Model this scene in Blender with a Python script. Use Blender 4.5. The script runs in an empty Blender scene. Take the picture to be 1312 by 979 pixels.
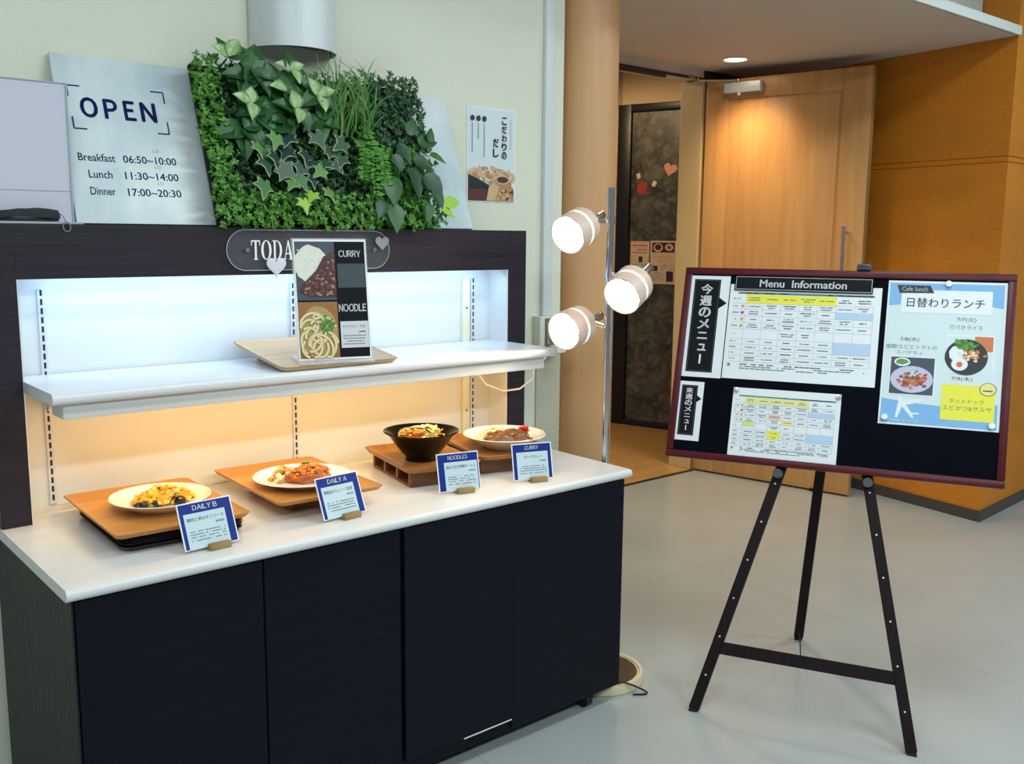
import bpy, bmesh, math, random
from mathutils import Vector, Matrix, noise
R = math.radians
SC = bpy.context.scene
COL = SC.collection
random.seed(7)

# ------------------------------------------------------------------ camera
def cam_axes(yaw, pitch, roll):
    y, p, r = R(yaw), R(pitch), R(roll)
    f = Vector((-math.sin(y)*math.cos(p), math.cos(y)*math.cos(p), math.sin(p)))
    rt = Vector((math.cos(y), math.sin(y), 0)); up = rt.cross(f)
    return rt*math.cos(r)-up*math.sin(r), up*math.cos(r)+rt*math.sin(r), f
_r, _u, _f = cam_axes(-40.4092, -8.6035, -0.5306)
cd = bpy.data.cameras.new('camera'); cd.sensor_width = 36; cd.lens = 1239.63*36/1312
cd.clip_start = 0.05
cam = bpy.data.objects.new('camera', cd); COL.objects.link(cam)
cam.matrix_world = Matrix(((_r.x, _u.x, -_f.x, 0), (_r.y, _u.y, -_f.y, 0), (_r.z, _u.z, -_f.z, 1.555), (0, 0, 0, 1)))
SC.camera = cam
SC.view_settings.view_transform = 'Standard'; SC.view_settings.look = 'None'
SC.view_settings.exposure = 0.0; SC.view_settings.gamma = 1; SC.view_settings.use_curve_mapping = False

# ------------------------------------------------------------------ light
w = bpy.data.worlds.new('world'); SC.world = w; w.use_nodes = True
w.node_tree.nodes['Background'].inputs[0].default_value = (0.80, 0.90, 1.0, 1)
w.node_tree.nodes['Background'].inputs[1].default_value = 0.20

def area(name, loc, size, power, col, direction=(0, 0, -1), spread=180):
    l = bpy.data.lights.new(name, 'AREA'); l.shape = 'RECTANGLE'; l.size, l.size_y = size
    l.energy = power; l.color = col; l.spread = R(spread)
    o = bpy.data.objects.new(name, l); COL.objects.link(o); o.location = loc
    o.rotation_euler = Vector(direction).to_track_quat('-Z', 'Y').to_euler()
    return o
def spot(name, loc, direction, power, col, angle, blend=.6, rad=.03):
    l = bpy.data.lights.new(name, 'SPOT'); l.energy = power; l.color = col
    l.spot_size = R(angle); l.spot_blend = blend; l.shadow_soft_size = rad
    o = bpy.data.objects.new(name, l); COL.objects.link(o); o.location = loc
    o.rotation_euler = Vector(direction).to_track_quat('-Z', 'Y').to_euler()
    return o
COOL = (0.86, 0.98, 1.0); WARM = (1.0, 0.72, 0.40); LED = (0.36, 0.63, 1.0); AMBER = (1.0, 0.63, 0.22)
for x in (-0.3, 2.2, 4.7):
    area('hall_ceiling_lamp', (x, -1.3, 3.20), (1.25, 0.35), 62, COOL)
    area('hall_ceiling_lamp', (x, 1.0, 3.20), (1.25, 0.35), 26, COOL)
area('shelf_upper_led', (1.43, 2.655, 1.425), (1.50, 0.02), 2.0, LED, (0, 0.45, -1))
area('shelf_lower_led', (1.42, 2.50, 1.108), (1.46, 0.03), 3.5, AMBER, (0, 0.35, -1))
spot('downlight_door', (4.87, 3.70, 2.57), (0.02, 0.0, -1), 46, WARM, 120, 1, .08)
spot('downlight_entry', (3.7, 3.4, 2.57), (0, 0.0, -1), 85, WARM, 150, .9, .08)
spot('downlight_hallway', (4.9, 5.2, 2.86), (0.1, 0.0, -1), 52, WARM, 172, .4, .08)

# ------------------------------------------------------------------ materials
def srgb(h):
    if isinstance(h, str):
        h = h.lstrip('#'); v = [int(h[i:i+2], 16)/255 for i in (0, 2, 4)]
    else: v = h
    return tuple(((c/12.92) if c <= .04045 else ((c+.055)/1.055)**2.4) for c in v)
def mat(name, col, rough=.5, metal=0, var=0, vscale=8, bump=0, bscale=80, spec=.5, stretch=(1, 1, 1), col2=None, emit=None, estr=0, trans=0, alpha=1, coat=0):
    m = bpy.data.materials.new(name); m.use_nodes = True
    nt = m.node_tree; b = nt.nodes['Principled BSDF']
    c = srgb(col)
    b.inputs['Base Color'].default_value = (*c, 1); b.inputs['Roughness'].default_value = rough
    b.inputs['Metallic'].default_value = metal; b.inputs['Specular IOR Level'].default_value = spec
    b.inputs['Transmission Weight'].default_value = trans; b.inputs['Alpha'].default_value = alpha
    b.inputs['Coat Weight'].default_value = coat
    if emit: b.inputs['Emission Color'].default_value = (*srgb(emit), 1); b.inputs['Emission Strength'].default_value = estr
    if var or col2 or bump:
        tc = nt.nodes.new('ShaderNodeTexCoord'); mp = nt.nodes.new('ShaderNodeMapping'); mp.inputs['Scale'].default_value = stretch
        nt.links.new(tc.outputs['Object'], mp.inputs['Vector'])
    if var or col2:
        n = nt.nodes.new('ShaderNodeTexNoise'); n.inputs['Scale'].default_value = vscale; n.inputs['Detail'].default_value = 6
        nt.links.new(mp.outputs['Vector'], n.inputs['Vector'])
        rp = nt.nodes.new('ShaderNodeValToRGB')
        c2 = srgb(col2) if col2 else tuple(max(0, x*(1-var)) for x in c)
        rp.color_ramp.elements[0].position = .35; rp.color_ramp.elements[1].position = .65
        rp.color_ramp.elements[0].color = (*c2, 1); rp.color_ramp.elements[1].color = (*c, 1)
        nt.links.new(n.outputs['Fac'], rp.inputs['Fac']); nt.links.new(rp.outputs['Color'], b.inputs['Base Color'])
    if bump:
        n2 = nt.nodes.new('ShaderNodeTexNoise'); n2.inputs['Scale'].default_value = bscale; n2.inputs['Detail'].default_value = 4
        nt.links.new(mp.outputs['Vector'], n2.inputs['Vector'])
        bp = nt.nodes.new('ShaderNodeBump'); bp.inputs['Strength'].default_value = bump; bp.inputs['Distance'].default_value = .01
        nt.links.new(n2.outputs['Fac'], bp.inputs['Height']); nt.links.new(bp.outputs['Normal'], b.inputs['Normal'])
    return m
M = {}
def D(k, *a, **kw): M[k] = mat(k, *a, **kw); return M[k]
D('plaster', '#e4e6d4', .8, var=.06, vscale=1.5, bump=.12, bscale=160)
D('plaster_low', '#c4c1ad', .85, bump=.6, bscale=120)
D('soffit', '#d2c9bf', .8)
D('fascia', '#dfe6e2', .5)
D('upper_wall', '#c4cac4', .8)
D('ceiling', '#dcdfda', .8)
D('ochre', '#d8871d', .6, var=.12, vscale=2, bump=.5, bscale=45, stretch=(1, 1, 3))
D('base_dark', '#4b453f', .5)
D('floor', '#a8aeae', .22, var=.10, vscale=1.4, spec=.5)
D('hallfloor', '#c79a5e', .3, var=.25, vscale=5, stretch=(.6, 6, 1))
D('door_wood', '#d3a066', .40, col2='#c89355', vscale=3.0, stretch=(7, 7, .5))
D('door_edge', '#b08a5c', .5, col2='#8d6a40', vscale=3, stretch=(9, 9, .4))
D('column_wood', '#dcab7c', .42, col2='#d4a06e', vscale=1.6, stretch=(7, 7, .45))
D('jamb', '#d9bf8e', .5)
D('dark_trim_and_shade', '#2a201c', .5)
D('black_frame', '#14141a', .4)
D('hall_wall', '#c9b08c', .8)
D('chrome', '#d8d8da', .18, 1)
D('steel', '#c5c8c8', .38, 1)
D('brass_steel', '#b9a98d', .35, 1)
D('counter_white', '#dddbdb', .28, var=.05, vscale=3, stretch=(.5, 8, 8))
D('shelf_white', '#e2e4e8', .26, var=.05, vscale=4, stretch=(.4, 6, 6))
D('panel_white', '#dcdcda', .42)
D('cab_side', '#1f1c1b', .5, spec=.25, bump=.15, bscale=60, stretch=(1, 1, .1))
D('cab_front', '#0c0e1b', .45, spec=.16, col2='#080a14', vscale=6, stretch=(.5, .5, 9), bump=.12, bscale=60)
D('hutch_dark', '#2e2731', .42, spec=.3, col2='#241f29', vscale=7, stretch=(.35, .35, 22), bump=.1, bscale=30)
D('rubber', '#101012', .7)
D('black', '#0a0a0c', .5)
D('black_gloss', '#040404', .07, spec=.25)
D('slot', '#1a1a1c', .6)
D('std_metal', '#d6d8dc', .4, .1)
D('raceway', '#e6dfc2', .5)
D('cream_plastic', '#d6d6c8', .45)
D('grey_plate', '#6c6866', .4)
D('cable_white', '#e8e0cc', .5)
D('conduit', '#dde4e4', .5)
D('sconce_inner', '#8b897d', .6)
D('card_pale', '#c2d5dd', .6)
D('paper', '#eaf0f6', .6)
D('paper_pale', '#d8e7ec', .6)
D('ink', '#15161c', .6)
D('ink_grey', '#6b7076', .6)
D('ink_navy', '#121a6c', .5, spec=.2)
D('print_line', '#aab0b8', .6)
D('sconce', '#d9e0e2', .42, .15)
D('navy_card', '#122f82', .45, spec=.2)
D('white_ink', '#f2f2f2', .5)
D('print_black', '#0f1118', .5, spec=.15)
D('print_yellow', '#f1ea4b', .6)
D('print_pale_yellow', '#ece69a', .6)
D('print_blue', '#bcd3ee', .6)
D('print_sky', '#7fb6e6', .5)
D('print_green', '#d3e68c', .6)
D('print_peach', '#eccdb8', .6)
D('print_teal', '#2c7f78', .6)
D('print_orange', '#e79a3c', .6)
D('print_red', '#b02a3a', .6)
D('print_maroon', '#6e4a50', .6)
D('print_olive', '#6f8a62', .6)
D('print_plum', '#3a2a3c', .6)
D('ph_dark', '#22262e', .4)
D('ph_bluegrey', '#3e4a58', .4)
D('ph_plate', '#c6c4e0', .4)
D('ph_rice', '#e6e4d4', .5)
D('ph_curry', '#4a2622', .4)
D('ph_curry2', '#7a4038', .4)
D('ph_curry3', '#b08078', .4)
D('ph_noodle', '#ecdcae', .4)
D('ph_noodle2', '#b8975a', .4)
D('ph_broth', '#9a6a35', .4)
D('ph_green', '#5f9a3c', .5)
D('ph_green2', '#3f7a2a', .5)
D('ph_pasta', '#a8482e', .5)
D('ph_pasta2', '#d27a4a', .5)
D('ph_egg', '#e6673a', .5)
D('ph_flake', '#d8b48c', .5)
D('ph_flake2', '#b98a60', .5)
D('ph_bowlred', '#5a3028', .5)
D('print_greyblue', '#38424c', .5)
D('marble', '#dce6ea', .32, col2='#b3c5cc', vscale=3.2, stretch=(1.6, 1, .8))
D('board_side', '#c8ccc8', .5)
D('acrylic_sheet', '#cfcfdf', .12, coat=.3)
D('acrylic_edge', '#aab2bc', .1)
D('cloth_dark', '#2a2c30', .9, bump=.4, bscale=200)
D('cloth_light', '#77757a', .9)
D('easel', '#22161a', .5, spec=.2, var=.3, vscale=20, stretch=(6, 6, 1))
D('frame_red', '#5a1822', .36, spec=.3, var=.25, vscale=10)
D('blackboard', '#060917', .6, spec=.05, var=.3, vscale=6)
D('peg', '#4c4a4c', .5)
D('magnet', '#eef0f4', .3)
D('clip_grey', '#46525c', .4)
D('tray_wood', '#c48a48', .36, col2='#b67a3a', vscale=4, stretch=(.7, 14, 3))
D('tray_wood_b', '#a9753c', .36, col2='#8f5d2a', vscale=4, stretch=(12, .8, 3))
D('tray_edge', '#8a5a2a', .5)
D('tray_light', '#d3b48c', .4, col2='#c6a478', vscale=4, stretch=(.8, 12, 3))
D('tray_black', '#121114', .3)
D('tray_rim_highlight', '#4a4242', .3)  # lighter rim colour paints an edge highlight on the black trays
D('riser_wood', '#7d5436', .5, col2='#65412a', vscale=5, stretch=(3, .8, 8))
D('block_wood', '#a98a58', .6, col2='#8a6c3e', vscale=12, stretch=(1, 6, 6))
D('ceramic_cream', '#efe3cc', .22, coat=.3)
D('ceramic_white', '#f2efe6', .16, coat=.3)
D('egg', '#f5bd36', .38, col2='#eaa428', vscale=60)
D('egg2', '#f2c65a', .38)
D('eggplant', '#1e1018', .2)
D('olive_bit', '#7a8a2e', .3)
D('sauce', '#bb5e12', .35, col2='#9a460a', vscale=70, coat=.1)
D('sauce2', '#de8e34', .3)
D('rice', '#f0ddb0', .5)
D('herb', '#5a8a2a', .5)
D('herb_dark', '#35601c', .5)
D('noodle', '#e6c25a', .3)
D('carrot', '#e5862a', .35)
D('cabbage', '#d8dc8a', .35)
D('bean_sprout', '#efe7c2', .3)
D('broth', '#8a4a18', .15)
D('curry', '#80512c', .3, col2='#6d4220', vscale=40, coat=.15)
D('meat', '#7c4a2a', .35)
D('pickle', '#d8241c', .3)
D('lamp_ring', '#d8beb0', .45)
D('lamp_glow', '#fff2dc', .5, emit='#ffe9cf', estr=4.5)
D('lamp_bulb', '#ffffff', .5, emit='#fff2dd', estr=9)
D('down_glow', '#ffffff', .5, emit='#fff0d4', estr=14)
D('led_tube', '#ffffff', .5, emit='#cfe6ff', estr=2.6)
D('led_amber', '#ffffff', .5, emit='#ffd089', estr=2)
D('base_rim', '#d8cba8', .35)
D('base_top', '#4a3a30', .25, coat=.4)
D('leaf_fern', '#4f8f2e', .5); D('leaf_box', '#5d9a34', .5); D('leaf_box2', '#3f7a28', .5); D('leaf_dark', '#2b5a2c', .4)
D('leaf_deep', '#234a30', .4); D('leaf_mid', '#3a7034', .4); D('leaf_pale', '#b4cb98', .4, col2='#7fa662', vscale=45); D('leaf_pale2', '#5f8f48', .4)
D('leaf_ivy', '#183e3a', .4); D('leaf_margin', '#90a780', .45); D('leaf_grass', '#4a7f36', .5); D('leaf_grass2', '#7c8f4a', .5)
D('leaf_lime', '#93c43c', .45); D('soil_mesh', '#0d140e', .9)
D('pink_paper', '#d99a86', .7); D('red_paper', '#a8382c', .7); D('tan_paper', '#dccbb6', .7)
D('heart_white', '#e4e6f2', .4); D('heart_silver', '#c2c8cc', .25, .6)

def glass(name, col, rough=.03, alpha=.16):
    return mat(name, col, rough, 0, alpha=alpha, spec=.8)
M['acrylic_clear'] = glass('acrylic_clear', '#c8ccd6', .05, .05)
M['acrylic_stand'] = glass('acrylic_stand', '#e8ecf4', .05, .30)

def pattern_glass():
    m = bpy.data.materials.new('patterned_glass'); m.use_nodes = True; nt = m.node_tree; b = nt.nodes['Principled BSDF']
    tc = nt.nodes.new('ShaderNodeTexCoord')
    v = nt.nodes.new('ShaderNodeTexVoronoi'); v.inputs['Scale'].default_value = 9; v.feature = 'DISTANCE_TO_EDGE'
    n = nt.nodes.new('ShaderNodeTexNoise'); n.inputs['Scale'].default_value = 7; n.inputs['Detail'].default_value = 8
    nt.links.new(tc.outputs['Object'], n.inputs['Vector'])
    mx = nt.nodes.new('ShaderNodeVectorMath'); mx.operation = 'MULTIPLY_ADD'; mx.inputs[1].default_value = (.3, .3, .3)
    nt.links.new(n.outputs['Color'], mx.inputs[0]); nt.links.new(tc.outputs['Object'], mx.inputs[2])
    nt.links.new(mx.outputs[0], v.inputs['Vector'])
    ad = nt.nodes.new('ShaderNodeMath'); ad.operation = 'ADD'
    nt.links.new(v.outputs['Distance'], ad.inputs[0]); nt.links.new(n.outputs['Fac'], ad.inputs[1])
    rp = nt.nodes.new('ShaderNodeValToRGB')
    rp.color_ramp.elements[0].position = .38; rp.color_ramp.elements[0].color = (*srgb('#2e2d29'), 1)
    rp.color_ramp.elements[1].position = .85; rp.color_ramp.elements[1].color = (*srgb('#67655a'), 1)
    nt.links.new(ad.outputs[0], rp.inputs['Fac']); nt.links.new(rp.outputs['Color'], b.inputs['Base Color'])
    b.inputs['Roughness'].default_value = .4
    return m
M['pattern_glass'] = pattern_glass()

def floor_mat():
    m = M['floor']; nt = m.node_tree; b = nt.nodes['Principled BSDF']
    tc = nt.nodes.new('ShaderNodeTexCoord'); mp = nt.nodes.new('ShaderNodeMapping')
    mp.inputs['Rotation'].default_value = (0, 0, R(4)); mp.inputs['Location'].default_value = (0.28, 0.62, 0)
    br = nt.nodes.new('ShaderNodeTexBrick'); br.offset = 0; br.inputs['Scale'].default_value = 1
    br.inputs['Brick Width'].default_value = 1.82; br.inputs['Row Height'].default_value = 1.82; br.inputs['Mortar Size'].default_value = .0022
    br.inputs['Color1'].default_value = br.inputs['Color2'].default_value = (1, 1, 1, 1); br.inputs['Mortar'].default_value = (.8, .8, .8, 1)
    nt.links.new(tc.outputs['Object'], mp.inputs['Vector']); nt.links.new(mp.outputs[0], br.inputs['Vector'])
    src = b.inputs['Base Color'].links[0].from_socket
    mx = nt.nodes.new('ShaderNodeMix'); mx.data_type = 'RGBA'; mx.blend_type = 'MULTIPLY'; mx.inputs['Factor'].default_value = 1
    nt.links.new(src, mx.inputs['A']); nt.links.new(br.outputs['Color'], mx.inputs['B']); nt.links.new(mx.outputs['Result'], b.inputs['Base Color'])
    n = nt.nodes.new('ShaderNodeTexNoise'); n.inputs['Scale'].default_value = 2.2; n.inputs['Detail'].default_value = 5
    mr = nt.nodes.new('ShaderNodeMapRange'); mr.inputs['To Min'].default_value = .16; mr.inputs['To Max'].default_value = .32
    nt.links.new(tc.outputs['Object'], n.inputs['Vector']); nt.links.new(n.outputs['Fac'], mr.inputs['Value']); nt.links.new(mr.outputs[0], b.inputs['Roughness'])
floor_mat()

# ------------------------------------------------------------------ mesh helpers
class MB:
    def __init__(s): s.bm = bmesh.new()
    def merge(s, t, mi=0, X=None):
        for f in t.faces: f.material_index = mi
        if X is not None: t.transform(X)
        me = bpy.data.meshes.new('t'); t.to_mesh(me); t.free(); s.bm.from_mesh(me); bpy.data.meshes.remove(me)
        return s
    def box(s, lo, hi, mi=0, bev=0, X=None, seg=2):
        t = bmesh.new(); bmesh.ops.create_cube(t, size=1)
        d = [hi[i]-lo[i] for i in range(3)]; c = [(hi[i]+lo[i])/2 for i in range(3)]
        for v in t.verts: v.co = Vector([v.co[i]*d[i]+c[i] for i in range(3)])
        if bev: bmesh.ops.bevel(t, geom=t.edges[:], offset=bev, segments=seg, affect='EDGES', profile=.5)
        return s.merge(t, mi, X)
    def poly(s, pts, mi=0):
        vs = [s.bm.verts.new(p) for p in pts]
        try: f = s.bm.faces.new(vs); f.material_index = mi; return f
        except ValueError: return None
    def prism(s, pts, z0, z1, mi=0, X=None, bev=0):
        t = bmesh.new(); vs = [t.verts.new((p[0], p[1], z0)) for p in pts]; f = t.faces.new(vs)
        r = bmesh.ops.extrude_face_region(t, geom=[f])
        for v in [g for g in r['geom'] if isinstance(g, bmesh.types.BMVert)]: v.co.z = z1
        bmesh.ops.recalc_face_normals(t, faces=t.faces[:])
        if bev: bmesh.ops.bevel(t, geom=[e for e in t.edges if abs(e.verts[0].co.z-e.verts[1].co.z) < 1e-6], offset=bev, segments=2, affect='EDGES')
        return s.merge(t, mi, X)
    def lathe(s, prof, n=48, mi=0, X=None):
        t = bmesh.new(); rings = []
        for r, z in prof:
            if r < 1e-6: rings.append([t.verts.new((0, 0, z))])
            else: rings.append([t.verts.new((r*math.cos(2*math.pi*k/n), r*math.sin(2*math.pi*k/n), z)) for k in range(n)])
        for a, b in zip(rings, rings[1:]):
            for k in range(n):
                k2 = (k+1) % n
                if len(a) == 1 and len(b) > 1: t.faces.new((a[0], b[k2], b[k]))
                elif len(b) == 1 and len(a) > 1: t.faces.new((a[k], a[k2], b[0]))
                elif len(a) > 1: t.faces.new((a[k], a[k2], b[k2], b[k]))
        bmesh.ops.recalc_face_normals(t, faces=t.faces[:])
        return s.merge(t, mi, X)
    def cyl(s, p0, p1, r0, r1=None, n=24, mi=0):
        p0, p1 = Vector(p0), Vector(p1); r1 = r0 if r1 is None else r1; d = p1-p0; L = d.length
        X = Matrix.Translation(p0) @ d.to_track_quat('Z', 'Y').to_matrix().to_4x4()
        return s.lathe([(0, 0), (r0, 0), (r1, L), (0, L)], n, mi, X)
    def tube(s, pts, r, n=8, mi=0):
        t = bmesh.new(); pts = [Vector(p) for p in pts]; rings = []
        for i, p in enumerate(pts):
            d = (pts[min(i+1, len(pts)-1)]-pts[max(i-1, 0)]).normalized()
            a = d.orthogonal().normalized() if i == 0 else (pa-d*pa.dot(d)).normalized()
            pa = a; b = d.cross(a)
            rings.append([t.verts.new(p+a*r*math.cos(2*math.pi*k/n)+b*r*math.sin(2*math.pi*k/n)) for k in range(n)])
        for A, B in zip(rings, rings[1:]):
            for k in range(n): t.faces.new((A[k], A[(k+1) % n], B[(k+1) % n], B[k]))
        t.faces.new(rings[0][::-1]); t.faces.new(rings[-1])
        return s.merge(t, mi)
    def beam(s, p0, p1, wv, tv, mi=0, bev=0):
        """square bar from p0 to p1, wv/tv: half-extent vectors across"""
        t = bmesh.new(); P = [Vector(p0), Vector(p1)]; wv, tv = Vector(wv), Vector(tv); q = []
        for p in P: q.append([t.verts.new(p+a*wv+b*tv) for a, b in ((-1, -1), (1, -1), (1, 1), (-1, 1))])
        for k in range(4): t.faces.new((q[0][k], q[0][(k+1) % 4], q[1][(k+1) % 4], q[1][k]))
        t.faces.new(q[0][::-1]); t.faces.new(q[1]); bmesh.ops.recalc_face_normals(t, faces=t.faces[:])
        if bev: bmesh.ops.bevel(t, geom=t.edges[:], offset=bev, segments=2, affect='EDGES')
        return s.merge(t, mi)
    def blob(s, c, r, seed=0, mi=0, rough=.3, freq=1.6, sub=2, rot=None, flat=None):
        t = bmesh.new(); bmesh.ops.create_icosphere(t, subdivisions=sub, radius=1); r = (r, r, r) if isinstance(r, (int, float)) else r
        for v in t.verts:
            k = 1+rough*noise.noise(v.co*freq+Vector((seed*3.1, seed*1.7, seed*.9))); v.co *= k
            v.co = Vector([v.co[i]*r[i] for i in range(3)])
            if flat is not None: v.co.z = max(v.co.z, flat)
        X = Matrix.Translation(c)
        if rot is not None: X = X @ rot
        return s.merge(t, mi, X)
    # front-facing planar graphics: local x right, z up, front is -y
    def rect(s, u0, v0, u1, v1, mi, y): s.poly([(u0, y, v0), (u1, y, v0), (u1, y, v1), (u0, y, v1)], mi)
    def shape(s, pts, mi, y): s.poly([(u, y, v) for u, v in pts], mi)
    def disc(s, c, rx, rz, mi, y, n=20, wob=0, seed=0):
        rr = random.Random(seed)
        s.poly([(c[0]+rx*math.cos(2*math.pi*k/n)*(1+wob*(rr.random()-.5)), y, c[1]+rz*math.sin(2*math.pi*k/n)*(1+wob*(rr.random()-.5))) for k in range(n)], mi)
    def text(s, body, box, mi, y, bold=0, fit=True):
        u0, v0, u1, v1 = box
        V, F = text_mesh(body, bold)
        if not V: return
        xs = [v[0] for v in V]; ys = [v[1] for v in V]; x0, x1, y0, y1 = min(xs), max(xs), min(ys), max(ys)
        sx = (u1-u0)/max(x1-x0, 1e-6); sy = (v1-v0)/max(y1-y0, 1e-6)
        if not fit: sx = sy = min(sx, sy)
        ou = u0+((u1-u0)-(x1-x0)*sx)/2; ov = v0+((v1-v0)-(y1-y0)*sy)/2
        vs = [s.bm.verts.new((ou+(a-x0)*sx, y, ov+(b-y0)*sy)) for a, b in V]
        for f in F:
            try: q = s.bm.faces.new([vs[i] for i in f]); q.material_index = mi
            except ValueError: pass
    def vtext(s, body, box, mi, y, bold=0):
        u0, v0, u1, v1 = box; n = len(body); h = (v1-v0)/n
        for i, ch in enumerate(body):
            a = v1-(i+1)*h
            if ch == 'ー': s.rect((u0+u1)/2-(u1-u0)*.07, a+h*.1, (u0+u1)/2+(u1-u0)*.07, a+h*.9, mi, y)
            elif ch in 'ュ': s.text(ch, (u0+(u1-u0)*.2, a+h*.2, u1-(u1-u0)*.1, a+h*.8), mi, y, bold)
            elif ch == 'ニ': s.text(ch, (u0+(u1-u0)*.08, a+h*.2, u1-(u1-u0)*.08, a+h*.8), mi, y, bold)
            else: s.text(ch, (u0, a+h*.06, u1, a+h*.94), mi, y, bold)
    def dashes(s, u0, u1, v, h, mi, y, seed, dens=.75, wmin=.006, wmax=.02):
        rr = random.Random(seed); u = u0
        while u < u1-wmin:
            q = min(u1-u, rr.uniform(wmin, wmax))
            if rr.random() < dens: s.rect(u, v-h/2, u+q*.86, v+h/2, mi, y)
            u += q
    def build(s, name, mats, parent=None, smooth=True, ang=35, X=None):
        me = bpy.data.meshes.new(name)
        if X is not None: s.bm.transform(X)
        s.bm.to_mesh(me); s.bm.free()
        for m in (mats if isinstance(mats, (list, tuple)) else [mats]): me.materials.append(M[m] if isinstance(m, str) else m)
        if smooth and len(me.polygons):
            me.polygons.foreach_set('use_smooth', [True]*len(me.polygons)); me.set_sharp_from_angle(angle=R(ang))
        o = bpy.data.objects.new(name, me); COL.objects.link(o)
        if parent: o.parent = parent
        return o
_tc = {}
def glyph(ch, caps=False):
    if (ch, caps) in _tc: return _tc[(ch, caps)]
    c = bpy.data.curves.new('txt', 'FONT'); c.size = 1; c.resolution_u = 3
    # full-width forms give one consistent sans face for Latin and Japanese
    c.body = chr(ord(ch)+0xFEE0) if (caps and 33 <= ord(ch) <= 126 and ch not in 'I') else ch
    o = bpy.data.objects.new('txt', c); COL.objects.link(o)
    dg = bpy.context.evaluated_depsgraph_get(); e = o.evaluated_get(dg); me = e.to_mesh()
    V = [(v.co.x, v.co.y) for v in me.vertices]
    F = [tuple(p.vertices) if p.normal.z > 0 else tuple(p.vertices)[::-1] for p in me.polygons]
    e.to_mesh_clear(); bpy.data.objects.remove(o); bpy.data.curves.remove(c)
    _tc[(ch, caps)] = (V, F); return V, F
def text_mesh(body, bold=0):
    V, F, x = [], [], 0.0
    sh = ((0, 0),) if not bold else ((-bold, 0), (bold, 0), (0, bold*.7), (0, -bold*.7))
    caps = any(c.isupper() for c in body) and not any(c.islower() for c in body)
    for ch in (body if caps else [body]):
        if ch == ' ': x += .26; continue
        gv, gf = glyph(ch, caps)
        if not gv: continue
        lo_, hi_ = min(v[0] for v in gv), max(v[0] for v in gv)
        for dx, dy in sh:
            n = len(V); V += [(v[0]+x+.045-lo_+dx, v[1]+dy) for v in gv]; F += [tuple(i+n for i in f) for f in gf]
        x += hi_-lo_+.09
    return V, F
def tag(o, label, cat, group=None, kind=None):
    if label: o['label'] = label
    if cat: o['category'] = cat
    if group: o['group'] = group
    if kind: o['kind'] = kind
    return o
def thing(name, label, cat, loc=(0, 0, 0), rot=(0, 0, 0), group=None, mat3=None):
    o = bpy.data.objects.new(name, None); COL.objects.link(o); o.empty_display_size = .05
    if mat3 is not None: o.matrix_world = Matrix.Translation(loc) @ mat3.to_4x4()
    else: o.location = loc; o.rotation_euler = rot
    return tag(o, label, cat, group)
def struct(o, label=None): o['kind'] = 'structure'; return o
def place(o, loc, rot=(0, 0, 0), mat3=None):
    if mat3 is not None: o.matrix_world = Matrix.Translation(loc) @ mat3.to_4x4()
    else: o.location = loc; o.rotation_euler = rot
    return o
def rrect(w, d, r, n=6, cx=0, cy=0):
    p = []
    for sx, sy, a0 in ((1, 1, 0), (-1, 1, 90), (-1, -1, 180), (1, -1, 270)):
        for k in range(n+1):
            a = R(a0+90*k/n); p.append((cx+sx*(w/2-r)+r*math.cos(a), cy+sy*(d/2-r)+r*math.sin(a)))
    return p
def heart(s, n=40):
    p = []
    for k in range(n):
        t = 2*math.pi*k/n; p.append((s*16*math.sin(t)**3/32, s*(13*math.cos(t)-5*math.cos(2*t)-2*math.cos(3*t)-math.cos(4*t))/32))
    return p

# ================================================================== SETTING
b = MB(); b.prism([(-3, -4), (8, -4), (8, 4.06), (-3, 4.06)], -.1, 0); struct(b.build('floor', 'floor', smooth=False))
b = MB(); b.prism([(-3, 4.06), (8, 4.06), (8, 9), (-3, 9)], -.1, 0); struct(b.build('floor_hallway', 'hallfloor', smooth=False))
b = MB(); b.box((2.9, 4.045, 0), (5.06, 4.075, .004)); struct(b.build('trim_1', 'dark_trim_and_shade', smooth=False))
b = MB(); b.box((-3, -4, 3.25), (8, 2.5, 3.35)); struct(b.build('ceiling', 'ceiling', smooth=False))
b = MB(); b.prism([(2.70, 2.285), (5.372, 2.30), (5.64, 4.09), (2.70, 4.09)], 2.604, 2.645, 0)
struct(b.build('ceiling_soffit', 'soffit', smooth=False))
b = MB(); b.box((2.69, 2.272, 2.602), (5.37, 2.286, 2.648), 0, .002); struct(b.build('trim_2', 'fascia', smooth=False))
b = MB(); b.box((2.70, 2.5, 2.646), (5.40, 2.56, 3.25)); struct(b.build('wall_upper', 'upper_wall', smooth=False))
# back wall behind the counter
b = MB(); b.box((-3, 2.88, 0), (2.705, 3.0, 3.25))
b.box((2.575, 2.874, .0), (2.705, 2.88, 1.13), 1)
struct(b.build('wall_back', ['plaster', 'plaster_low'], smooth=False))
# hairline cracks and scuffs as fine pieces of the plaster surface
# wood clad column
b = MB(); b.lathe([(0, 0), (.13, 0), (.13, 2.603), (0, 2.603)], 64, 0, Matrix.Translation((2.874, 2.924, 0)))
struct(b.build('column', 'column_wood'))
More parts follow.
